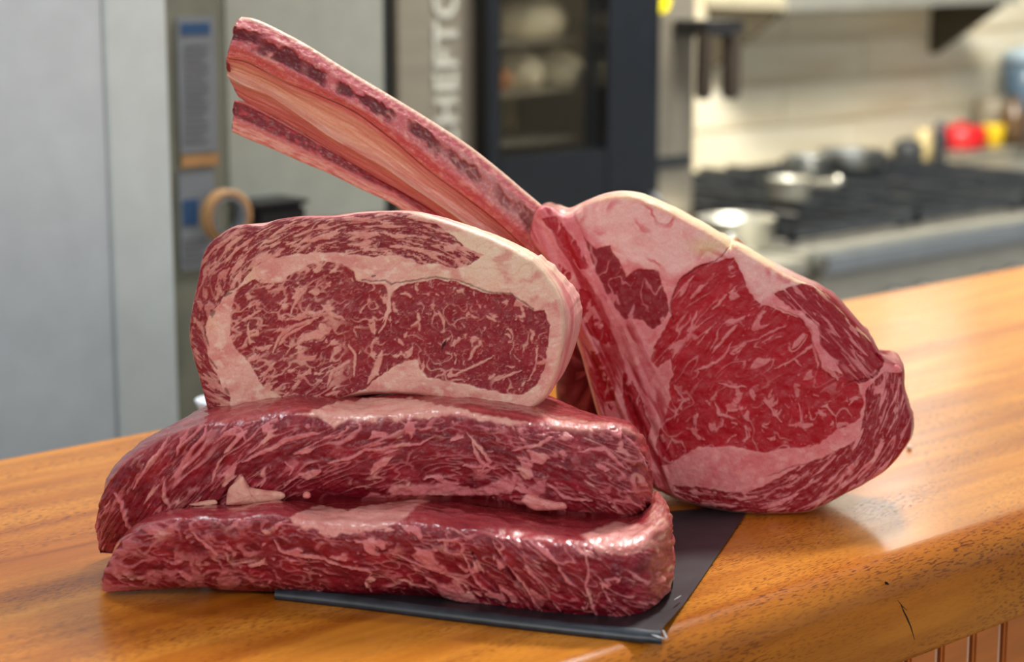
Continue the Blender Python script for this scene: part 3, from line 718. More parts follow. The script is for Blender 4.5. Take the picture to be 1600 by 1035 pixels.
S2 = T([(205, 470), (232, 370), (290, 345), (350, 338), (400, 358), (430, 322), (500, 285), (570, 270), (640, 284), (682, 312), (690, 345), (745, 362), (800, 362), (818, 400), (815, 450), (790, 510), (830, 470), (832, 400), (870, 368), (930, 350), (1000, 338), (1080, 352), (1150, 380), (1230, 396), (1300, 402), (1345, 440), (1390, 468), (1425, 466), (1448, 520), (1440, 600), (1424, 690), (1400, 750), (1350, 790), (1290, 796), (1215, 780), (1140, 752), (1050, 742), (975, 722), (940, 690), (930, 655), (880, 664), (830, 682), (790, 712), (755, 745), (735, 775), (640, 800), (540, 836), (440, 840), (400, 800), (340, 765), (300, 710), (262, 650), (225, 610), (200, 560)], *Z1)
def ribeye_paint(P):
    x, y = P[:, 0], P[:, 1]; W = warp(P, 4, .03, 2.2, .12, 1)
    d1, d2 = sdf(W, S1), sdf(W, S2)
    cx, cy = 590, 470                                 # cap muscle fibres follow the outline
    th = np.arctan2((y - cy) * 1.7, x - cx); rr = np.hypot((y - cy) * 1.7, x - cx)
    m1 = np.maximum(marble(th * 4.2, rr * .072, 1, .085, .085, .17, 1.), .8 * marble(th * 9, rr * .13, 4, .06, .085, .02, 1.))
    u, v = flow(x, y, lambda t: -.30 + 0 * t)
    wl = sst(520, 560, x)
    m2a = np.maximum(marble(u * .036, v * .052, 2, .085, .05, .07), .6 * marble(u * .08, v * .10, 5, .08, .05, -.06)); m2a = np.maximum(m2a, .85 * ridged(u * .028 + .5 * fbm(x * .03, y * .03, 3, 27), v * .042 + .5 * fbm(x * .03, y * .03, 3, 28), 29, .10) * sst(-.2, .1, pn(x * .02, y * .03, 30)))
    m2b = np.maximum(marble(x * .052, y * .047, 3, .06, .04, -.05, .95), .4 * marble(x * .12, y * .12, 6, .06, .04, -.16))
    m2 = lerp(m2a, m2b, wl)
    for pts, w_ in ([(360, 630), (400, 560), (450, 520), (540, 495)], 3.2), ([(430, 480), (480, 400), (500, 380)], 3), ([(560, 440), (590, 470), (650, 500)], 3.4), ([(575, 760), (600, 700), (660, 660)], 3.2), ([(680, 720), (690, 640), (660, 600)], 3), \
                   ([(1130, 660), (1160, 600)], 3), ([(1060, 720), (1130, 690), (1230, 640)], 2.6), ([(1200, 480), (1240, 510)], 3), ([(930, 470), (940, 500)], 4), ([(1010, 470), (1040, 520)], 3), ([(860, 570), (880, 600)], 3.6), ([(790, 620), (770, 690), (740, 750)], 5), ([(820, 400), (826, 450), (800, 520), (780, 560)], 2.2), ([(1230, 740), (1340, 690)], 2), ([(1360, 740), (1390, 690), (1400, 600)], 1.8), ([(390, 600), (420, 560), (530, 500)], 3.2), ([(270, 520), (280, 590)], 3):
        m2 = np.maximum(m2, vein(W, T(pts, *Z1), w_))
    f = np.ones(len(P), np.float32)
    in1, in2 = sst(-.8, .8, d1), sst(-.8, .8, d2)
    m1 = m1 * (1 - .35 * (1 - sst(320, 380, x)))
    f = lerp(f, m1, in1); f = lerp(f, m2, in2)
    lean = np.tile(lin((138, 22, 38)), (len(P), 1)); lean = mixc(lean, lin((160, 34, 46)), sst(-.3, .4, pn(x * .02, y * .02, 5)) * .5)
    lean = mixc(lean, lin((118, 24, 34)), in1 * .35 + .5 * sst(.1, .5, pn(x * .06, y * .06, 6)))
    fat = np.tile(lin((232, 172, 158)), (len(P), 1)); fat = mixc(fat, lin((238, 206, 178)), sst(600, 720, x) * (1 - sst(400, 500, y)) * (1 - in2) * (1 - in1))
    fat = mixc(fat, lin((236, 190, 164)), sst(.0, .5, pn(x * .03, y * .03, 9)) * .7)
    fat = mixc(fat, lin((214, 126, 120)), sst(-.05, .45, fbm(x * .022, y * .03, 4, 93)) * .7)
    fat = mixc(fat, lin((244, 212, 192)), sst(.1, .5, fbm(x * .05, y * .07, 3, 94)) * .6)
    fat = mixc(fat, lin((214, 128, 118)), .45 * np.clip(in1 + in2, 0, 1) + .22 * ridged(W[:, 0] * .03, W[:, 1] * .03, 12, .05))
    edge = np.clip(seg_d(P, np.vstack([rb_bot, rb_right, np.array(rb_top)[::-1], np.array(rb_left)[::-1]]), True)[0] / 7., 0, 1)
    fat = mixc(fat, lin((236, 198, 168)), (1 - edge) * sst(600, 680, x) * .8)
    c = lean + (fat - lean) * f[:, None]
    dk = np.maximum(vein(W, T([(715, 345), (760, 350), (800, 345), (828, 365), (850, 358), (900, 350), (950, 338), (1000, 333), (1080, 345), (1150, 368), (1230, 392), (1290, 398), (1345, 428), (1385, 462)], *Z1), 1.5, False) * .75, 0)
    for pts, w_ in ([(175, 415), (210, 395)], 2), ([(125, 480), (138, 465), (132, 490)], 3.4), ([(95, 515), (100, 560), (118, 610)], 1.6), ([(122, 650), (150, 695)], 1.8), ([(178, 765), (200, 790)], 3), ([(150, 430), (235, 365)], 1.5):
        dk = np.maximum(dk, vein(W, T(pts, *Z1), w_) * .8)
    c = mixc(c, lin((92, 52, 44)), dk * .85)
    c = mixc(c, lin((70, 30, 30)), vein(W, T([(750, 330), (768, 326)], *Z1), 2) * .8)
    c = mixc(c, lin((60, 10, 20)), vein(W, T([(1045, 575), (1035, 595), (1025, 620)], *Z1), 1.8))
    c = mixc(c, lin((132, 30, 38)), (1 - edge) * (1 - sst(560, 660, x)) * .5)
    rel = .00055 * f + .00025 * fbm(x * .12, y * .12, 3, 21) - .0007 * dk + .0003 * pn(th * 30, rr * .22, 22) * in1
    return c, rel
def ribeye_rind(P, t, s):
    x, y = P[:, 0], P[:, 1]
    c = np.tile(lin((232, 168, 158)), (len(P), 1)); c = mixc(c, lin((240, 212, 180)), sst(640, 700, x) * (1 - sst(430, 480, y)) * .8)
    c = mixc(c, lin((210, 100, 108)), .7 * sst(.05, .4, fbm(s * 20, t * 60, 3, 5)))
    c = mixc(c, lin((150, 40, 50)), .9 * (1 - sst(440, 640, x)) * sst(-.25, .1, fbm(s * 40, t * 90, 3, 6)))
    return mixc(c, lin((206, 110, 104)), ridged(s * 30, t * 140, 8, .06) * .5 + .0)
pl_r = (hit_y(600, 640, 1.318), (-.12, -1, .06))
t = empty('ribeye_steak', (float(pl_r[0][0]), 1.36, ZC + .105), 0, label='thick marbled ribeye slice with a cream fat rim, lying on top of the pile', cat='meat')
cut_piece(t, (rb_bot, rb_right, rb_top, rb_left), pl_r, (.20, 1, .03), .072, ribeye_paint, ribeye_rind, rnd=.0042, bulge=.0015, swell=.0004, tdrop=.24, rough=1.4, seed=1)

# ================================================ tomahawk rib steak
Z2 = (820, 280, 1183 / 640)
tm_bot = T([(395, 905), (440, 925), (500, 943), (600, 962), (700, 968), (820, 960), (900, 925), (985, 880), (1050, 835), (1100, 775)], *Z2)
tm_right = T([(1100, 775), (1120, 722), (1106, 660), (1088, 600), (1086, 545), (1030, 520), (1000, 470)], *Z2)
tm_top = T([(22, 112), (45, 78), (75, 82), (125, 104), (190, 62), (262, 45), (330, 52), (450, 105), (560, 168), (592, 198), (610, 190), (680, 232), (780, 287), (880, 335), (945, 405), (1000, 470)], *Z2)
tm_left = T([(395, 905), (330, 862), (270, 800), (225, 720), (205, 655), (190, 600), (165, 500), (140, 420), (108, 320), (60, 232), (15, 175), (22, 112)], *Z2)
TA = T([(170, 165), (205, 205), (245, 190), (280, 240), (290, 285), (325, 258), (385, 265), (402, 310), (420, 380), (395, 420), (368, 432), (340, 405), (290, 402), (262, 372), (236, 325), (208, 270)], *Z2)
TB = T([(425, 335), (452, 282), (520, 245), (603, 229), (620, 262), (642, 315), (682, 360), (740, 382), (800, 402), (838, 470), (856, 540), (905, 560), (962, 590), (978, 640), (968, 690), (905, 722), (845, 768), (740, 780), (690, 790), (600, 768), (500, 772), (440, 812), (388, 835), (380, 770), (402, 700), (422, 640), (412, 590), (432, 560), (420, 520), (385, 545), (366, 520), (378, 470), (408, 430), (424, 390)], *Z2)
TC = T([(722, 330), (760, 312), (800, 302), (880, 325), (940, 392), (1010, 470), (1040, 530), (1010, 575), (965, 590), (925, 575), (895, 530), (850, 470), (830, 425), (790, 385), (745, 352)], *Z2)
TD = T([(1035, 555), (1095, 560), (1112, 640), (1130, 720), (1100, 790), (1010, 870), (900, 930), (820, 962), (700, 972), (600, 965), (500, 940), (430, 910), (430, 885), (540, 898), (640, 905), (700, 880), (760, 848), (850, 808), (925, 770), (962, 745), (982, 680), (985, 610)], *Z2)
TE = [T(q, *Z2) for q in (
    [(45, 110), (90, 110), (150, 180), (190, 250), (160, 260), (110, 190)], [(100, 250), (128, 270), (146, 330), (130, 345), (108, 300)],
    [(150, 315), (185, 325), (215, 380), (250, 440), (258, 478), (228, 480), (190, 445), (160, 385)], [(192, 500), (240, 500), (262, 560), (262, 640), (230, 645), (205, 610)],
    [(285, 555), (318, 585), (345, 650), (368, 720), (350, 772), (312, 712), (285, 640)], [(240, 650), (268, 662), (300, 725), (310, 760), (270, 730)])]
def tom_paint(P):
    x, y = P[:, 0], P[:, 1]; W = warp(P, 5, .03, 2.4, .12, 2)
    dA, dB, dC, dD = (sdf(W, q) for q in (TA, TB, TC, TD)); dE = np.max([sdf(W, q) for q in TE], axis=0)
    iA, iB, iC, iD, iE = (sst(-.9, .9, d) for d in (dA, dB, dC, dD, dE))
    uB, vB = flow(x, y, lambda t: np.where(t < 1130, -1.0, -.55) + 0 * t)
    wr = sst(560, 640, y)
    mB = lerp(marble(uB * .026, vB * .045, 11, .055, .035, -.03), marble(x * .045, y * .04, 12, .055, .045, -.02), wr)
    mA = marble(x * .05, y * .03, 13, .06, .03, -.12, .75)
    uC, vC = flow(x, y, lambda t: 1.0 + 0 * t); mC = marble(uC * .022, vC * .075, 14, .10, .07, .03, .8)
    th = np.arctan2(y - 560, x - 1130); rr = np.hypot(y - 560, x - 1130)
    mD = np.maximum(marble(th * 3.6, rr * .075, 15, .09, .06, .05), .7 * marble(th * 8, rr * .15, 17, .06, .05, .0))
    mE = marble(x * .05, y * .03, 16, .07, .05, .0)
    for pts, w_ in ([(487, 552), (530, 540), (570, 512), (600, 470)], 2.4), ([(540, 500), (590, 440), (615, 418)], 3.2), ([(470, 440), (500, 380)], 2.6), ([(540, 380), (575, 345), (585, 330)], 2.6), ([(640, 470), (720, 440), (760, 420)], 1.8), ([(545, 640), (560, 680), (610, 690)], 2.8), ([(690, 640), (740, 700)], 2), ([(790, 650), (800, 700), (780, 720)], 2), ([(430, 600), (460, 640), (430, 690)], 2), ([(720, 545), (780, 520), (800, 540)], 2), ([(560, 590), (640, 600)], 2), ([(860, 650), (900, 690)], 1.8):
        mB = np.maximum(mB, vein(W, T(pts, *Z2), w_))
    f = np.ones(len(P), np.float32)
    for i_, m_ in ((iE, mE), (iA, mA), (iB, mB), (iC, mC), (iD, mD)): f = lerp(f, m_, i_)
    seam = vein(W, T([(738, 368), (800, 388), (836, 430), (850, 480), (862, 540), (905, 575)], *Z2), 7); f = np.maximum(f, seam)
    seam2 = vein(W, T([(832, 440), (838, 500), (842, 545)], *Z2), 3); f = np.maximum(f, seam2)
    L0 = np.tile(lin((166, 8, 28)), (len(P), 1)); L0 = mixc(L0, lin((118, 8, 24)), np.clip(iA * .7 + iD * .55 + iC * .4, 0, 1)); L0 = mixc(L0, lin((186, 22, 40)), .6 * sst(0, .5, pn(x * .025, y * .025, 31)) * iB)
    fat = np.tile(lin((226, 138, 140)), (len(P), 1))
    topf = sst(-6, 12, sdf(W, T([(120, 95), (290, 40), (600, 180), (820, 300), (740, 330), (680, 360), (640, 310), (600, 225), (520, 240), (440, 285), (390, 270), (290, 245), (200, 180)], *Z2)))
    fat = mixc(fat, lin((240, 190, 182)), topf)
    web = ridged(W[:, 0] * .028, W[:, 1] * .028, 33, .15) * (1 - iB); fat = mixc(fat, lin((206, 74, 84)), web * (.35 + .5 * topf) * sst(-.2, .3, pn(x * .02, y * .02, 34)))
    fat = mixc(fat, lin((218, 104, 112)), .6 * sst(0, .45, fbm(x * .025, y * .025, 3, 35)) * (1 - topf * .6))
    fat = mixc(fat, lin((238, 168, 160)), sst(.05, .5, fbm(x * .05, y * .06, 3, 95)) * .55)
    strip = 1 - sst(0, 26, -(sdf(P, T([(0, 60), (120, 90), (200, 200), (250, 340), (330, 520), (400, 700), (400, 920), (200, 800), (0, 250)], *Z2)))); 
    fat = mixc(fat, lin((208, 96, 108)), .55 * strip * sst(-.3, .3, fbm(x * .06 - y * .02, y * .02, 3, 36)))
    ac = x * .90 - y * .43; al = x * .43 + y * .90
    f = f * (1 - .8 * strip * sst(.08, .30, fbm(ac * .055, al * .010, 3, 96)) * (1 - iB))
    rim = 1 - np.clip(seg_d(P, np.array(tm_top), False)[0] / 9., 0, 1); fat = mixc(fat, lin((232, 200, 150)), rim * sst(880, 960, x) * .85)
    yl = sst(0, 1, 1 - np.hypot((x - 1105) / 45, (y - 385) / 22)); fat = mixc(fat, lin((226, 196, 150)), yl * .8)
    c = L0 + (fat - L0) * (f * np.where(iB > .5, .72, .92))[:, None]
    dk = np.maximum(vein(W, T([(425, 340), (450, 290), (520, 250), (580, 215), (592, 196)], *Z2), 1.3, False), vein(W, T([(425, 340), (422, 380), (428, 410)], *Z2), 1.2))
    dk = np.maximum(dk, vein(W, T([(1035, 540), (1000, 572), (930, 592)], *Z2), 2.0)); dk = np.maximum(dk, vein(W, T([(700, 858), (760, 835), (830, 822)], *Z2), 1.6) * .7)
    c = mixc(c, lin((112, 30, 30)), dk * .6)
    rel = .0007 * f + .0004 * fbm(x * .10, y * .10, 3, 38) - .0009 * dk + .0008 * pn(th * 26, rr * .06, 39) * iD + .001 * seam + .0012 * fbm(x * .03, y * .03, 2, 40) * iB
    rel = rel + .004 * strip * sst(-.1, .5, pn((x + y * -.45) * .05, y * .006, 41))
    return c, rel
def tom_rind(P, t, s):
    x, y = P[:, 0], P[:, 1]
    c = np.tile(lin((234, 196, 176)), (len(P), 1))
    c = mixc(c, lin((226, 132, 124)), sst(-.1, .3, fbm(s * 35, t * 70, 3, 7)) * .8 * (1 - sst(980, 1010, x) * (y < 450)))
    c = mixc(c, lin((232, 204, 152)), sst(960, 1020, x) * (y < 420) * .7)
    c = mixc(c, lin((150, 34, 46)), sst(1180, 1300, x) * (1 - sst(650, 690, y)) * .85)
    c = mixc(c, lin((140, 36, 44)), (1 - sst(860, 885, x)) * .8)
    c = mixc(c, lin((150, 30, 44)), sst(-.05, .3, fbm(s * 50, t * 80, 3, 9)) * sst(.006, .03, t) * .5)
    return c
base_t = hit_z(1120, 803, ZC + .001)
pl_t = (base_t, (-.14, -1, .10))
t = empty('tomahawk_steak', (float(base_t[0]), float(base_t[1]) + .04, ZC), 0, label='large tomahawk rib steak standing on its edge with two long sawn rib bones', cat='meat')
cut_piece(t, (tm_bot, tm_right, tm_top, tm_left), pl_t, (.10, 1, .0), .085, tom_paint, tom_rind, rnd=.005, bulge=.003, swell=.002, tdrop=.16, rough=1.8, seed=2, zmin=ZC + .0008)

# ---- ribs: bands swept along traced lines, at their own depths
def band(name, root, lines, depth, nx, ny, paint, mat, relief=None, close=.012, seed=0):
    """lines: traced px curves (same direction), depth: y per line; closed towards the back to a solid bar"""
    Ls = [spline(l, nx) for l in lines]
    k = len(Ls); ts = np.linspace(0, k - 1, ny)
    P = np.zeros((nx, ny, 2)); D = np.zeros((nx, ny)); sx = np.linspace(0, 1, nx)
    for j, tv in enumerate(ts):
        i = min(int(tv), k - 2); f = tv - i
        P[:, j] = Ls[i] * (1 - f) + Ls[i + 1] * f
        g = f * f * (3 - 2 * f); d0, d1 = depth[i], depth[i + 1]
        D[:, j] = lerp(d0[0] + (d0[1] - d0[0]) * sx, d1[0] + (d1[1] - d1[0]) * sx, f if relief is None else f)
    e = np.minimum(1, np.arange(nx) / 6.)[:, None]
    jag = 3.5 * fbm(ts * 1.1, ts * 0 + 1.3, 3, seed)[None, :] * np.exp(-np.arange(nx) / 14.)[:, None]; P[..., 0] += jag
    Pf = P.reshape(-1, 2)
    W = hit_y(Pf[:, 0], Pf[:, 1], D.reshape(-1)).reshape(nx, ny, 3)
    col, rel = paint(Pf.astype(np.float32), np.repeat(sx, ny), np.tile(np.linspace(0, 1, ny), nx))
    ed = np.minimum(np.arange(ny), ny - 1 - np.arange(ny)) / 4.; rd = .0022 * (1 - np.sqrt(np.clip(1 - np.clip(1 - ed, 0, 1) ** 2, 0, 1)))
    W[..., 1] += rd[None] - rel.reshape(nx, ny)
    # back wall
    m = 10; bkc = []
    cs = np.linspace(0, math.pi, m + 2)[1:-1]
    a, b = W[:, -1], W[:, 0]
    for c_ in cs:
        q = (1 - math.cos(c_)) / 2; pnt = a * (1 - q) + b * q; pnt = pnt.copy(); pnt[:, 1] += close * math.sin(c_); bkc.append(pnt)
    full = np.concatenate([W, np.stack(bkc, 1)], 1); ntot = ny + m
    colf = np.concatenate([col.reshape(nx, ny, 3), np.repeat(col.reshape(nx, ny, 3)[:, -1:], m // 2, 1), np.repeat(col.reshape(nx, ny, 3)[:, :1], m - m // 2, 1)], 1)
    V = full.reshape(-1, 3); cf = colf.reshape(-1, 3)
    F = grid_faces(nx, ntot, True)
    # end caps as shrinking rings
    Vs, Cs, Fs = [V], [cf], [F]
    for end in (0, nx - 1):
        ring = full[end]; ce = ring.mean(0); base = np.arange(ntot) + end * ntot; prev = base
        for k_ in (.75, .45, .02):
            off = sum(len(v) for v in Vs); Vs.append(ce + (ring - ce) * k_ + np.random.default_rng(3).normal(0, .0004, ring.shape) * (k_ > .1)); Cs.append(np.tile(lin((150, 40, 44)), (ntot, 1)) + 0 * colf[end])
            cur = np.arange(ntot) + off; q = np.stack([prev, np.roll(prev, -1), np.roll(cur, -1), cur], 1)
            Fs.append(q[:, ::-1] if end == 0 else q); prev = cur
    V = np.concatenate(Vs); F = np.concatenate(Fs); cf = np.concatenate(Cs)
    f0 = V[grid_faces(nx, ntot, True)[ny // 2 + ntot * (nx // 2)]]; n_ = np.cross(f0[2] - f0[0], f0[3] - f0[1])
    if n_[1] > 0: F = F[:, ::-1]
    return mesh(name, V, F, mat, root, True, cf)
Z5 = (330, 10, 1513 / 570)
A_ = T([(128, 44), (180, 52), (260, 87), (400, 162), (560, 262), (720, 357), (900, 467), (1060, 572), (1200, 682), (1300, 767), (1375, 830)], *Z5)
A2 = T([(92, 82), (150, 95), (240, 130), (380, 200), (540, 300), (700, 392), (880, 505), (1040, 612), (1170, 715), (1270, 800), (1350, 865)], *Z5)
B_ = T([(78, 160), (140, 175), (220, 215), (350, 275), (500, 360), (660, 445), (830, 560), (990, 680), (1130, 790), (1250, 900), (1340, 960)], *Z5)
B2 = T([(62, 215), (150, 232), (250, 285), (330, 325), (450, 370), (600, 440), (760, 560), (900, 680), (1050, 790), (1180, 890), (1310, 1010)], *Z5)
C_ = T([(66, 285), (140, 325), (260, 375), (400, 470), (540, 560), (700, 645), (850, 750), (1000, 850), (1140, 950), (1200, 1000), (1290, 1060)], *Z5)
C2 = T([(110, 378), (172, 418), (282, 472), (410, 545), (548, 632), (688, 714), (838, 798), (948, 868), (1046, 945), (1126, 1015), (1215, 1090)], *Z5)
D_ = T([(97, 388), (150, 402), (250, 455), (380, 528), (520, 610), (660, 690), (800, 770), (900, 830), (1000, 900), (1090, 970), (1180, 1060)], *Z5)
D2 = T([(92, 450), (150, 470), (250, 520), (380, 580), (500, 640), (620, 700), (740, 760), (850, 830), (950, 900), (1040, 980), (1130, 1070)], *Z5)
E_ = T([(82, 522), (150, 552), (250, 592), (380, 650), (500, 700), (620, 760), (740, 815), (840, 880), (930, 950), (1010, 1020), (1080, 1090)], *Z5)
A_.append((880, 352)); A2.append((878, 372)); B_.append((876, 412)); B2.append((868, 432)); C_.append((862, 452)); C2.append((850, 470)); D_.append((840, 468)); D2.append((835, 485)); E_.append((825, 500))   # roots inside the meat
def rib_paint(P, s, v):
    x, y = P[:, 0], P[:, 1]; L = s * 16
    c = np.tile(lin((206, 108, 114)), (len(P), 1)); c = mixc(c, lin((226, 150, 144)), sst(0, .4, fbm(L * 2, v * 5, 3, 3)))
    vm = .50 - .04 * s + .05 * pn(s * 7, 0 * s, 9)
    c = mixc(c, lin((190, 130, 128)), (1 - sst(.1, .24, np.abs(v - vm))) * sst(.35, .8, s) * .8)
    nz = fbm(L * 1.3, v * 4.5, 4, 7)
    hole = sst(-.08, .50, nz + .62 - np.abs(v - vm + .05 * pn(L * .5, 0 * L, 6)) * 5.2 + .12 * (1 - s)) * sst(-.30, .05, pn(L * .9, 0 * L + .4, 5) + .2 * (1 - s)) * (1 - sst(.88, .94, s))
    dkc = lin((94, 12, 28)) * (1 - sst(.5, .9, s))[:, None] + lin((150, 84, 84)) * sst(.5, .9, s)[:, None]
    cell = ridged(L * 2.6, v * 7, 8, .10)
    c = c + (dkc - c) * (hole * .92)[:, None]; c = mixc(c, lin((206, 150, 142)), hole * cell * sst(.45, .75, s) * .7)
    top = 1 - sst(.05, .13, v); c = mixc(c, lin((236, 188, 166)), top)
    low = sst(.74, .82, v); c = mixc(c, lin((200, 72, 72)), low * .6 * sst(-.3, .2, fbm(L * 1.4, v * 10, 2, 11)))
    c = mixc(c, lin((222, 128, 96)), sst(.9, 1, v) * .8)
    c = mixc(c, lin((150, 60, 56)), sst(.93, .99, s) * .6)
    speck = sst(.2, .5, pn(x * .35, y * .35, 13)); c = mixc(c, lin((236, 186, 176)), speck * .5 * (1 - hole))
    return c, -.0030 * hole + .0008 * fbm(x * .12, y * .12, 3, 14) - .001 * low
def mem_paint(P, s, v):
    x, y = P[:, 0], P[:, 1]
    c = np.tile(lin((212, 134, 122)), (len(P), 1)); c = mixc(c, lin((226, 166, 134)), (1 - sst(.05, .3, np.abs(v - .28))) * (1 - sst(.35, .8, s)))
    g = fbm(s * 7 + v * 3, v * 14, 3, 16); c = mixc(c, lin((228, 172, 152)), sst(.05, .45, g) * .6); c = mixc(c, lin((196, 92, 90)), sst(.0, .45, fbm(s * 6 + 3, v * 9, 3, 17)) * .45)
    c = mixc(c, lin((232, 190, 168)), (1 - sst(.02, .14, np.abs(v - .52 - .06 * s))) * .7 * sst(-.3, .1, fbm(s * 8, v * 6, 2, 26)))
    c = mixc(c, lin((160, 56, 52)), sst(.6, .95, s) * .5); c = mixc(c, lin((196, 96, 92)), sst(.62, .8, v) * .5); c = mixc(c, lin((198, 66, 62)), (1 - sst(0, .12, v)) * .6)
    return c, .0010 * fbm(s * 12, v * 16, 3, 18) + .0045 * np.exp(-((v - .50 - .1 * s) / .07) ** 2) - .004 * np.exp(-((v - .28) / .18) ** 2)
def rib2_paint(P, s, v):
    x, y = P[:, 0], P[:, 1]; L = s * 15
    c = np.tile(lin((214, 128, 124)), (len(P), 1)); c = mixc(c, lin((236, 186, 172)), sst(.62, .74, v) * sst(-.4, .2, fbm(L * 1.2, v * 14, 3, 19)))
    vm = .32; hole = (1 - sst(.18, .32, np.abs(v - vm + .04 * pn(L, 0 * L, 4)))) * sst(-.7, -.3, pn(L * 1.1, v * 3, 21))
    hc = np.tile(lin((122, 20, 34)), (len(P), 1)); hc = mixc(hc, lin((176, 60, 66)), sst(0, .4, fbm(L * 2.4, v * 6, 2, 22))); hc = mixc(hc, lin((168, 24, 22)), sst(.45, .7, s) * .6)
    c = c + (hc - c) * (hole * .95)[:, None]
    red = (1 - sst(.35, 1, np.hypot((x - 516) / 9, (y - 226) / 6))); c = mixc(c, lin((214, 22, 16)), red)
    return c, -.0022 * hole + .0008 * fbm(x * .12, y * .12, 3, 24) + .001 * red
yb = float(pl_t[0][1])
band('rib_bone', t, [A_, A2, B_, B2], [(yb + .004, yb + .062), (yb - .004, yb + .056), (yb - .004, yb + .056), (yb + .002, yb + .060)], 340, 66, rib_paint, M_BONE, close=.016, seed=4)
band('rib_membrane', t, [B2, C_, C2], [(yb + .005, yb + .062), (yb + .012, yb + .066), (yb + .026, yb + .072)], 320, 76, mem_paint, M_BONE, close=.012, seed=5)
band('rib_bone', t, [D_, D2, E_], [(yb + .024, yb + .074), (yb + .022, yb + .072), (yb + .028, yb + .074)], 300, 52, rib2_paint, M_BONE, close=.014, seed=6)

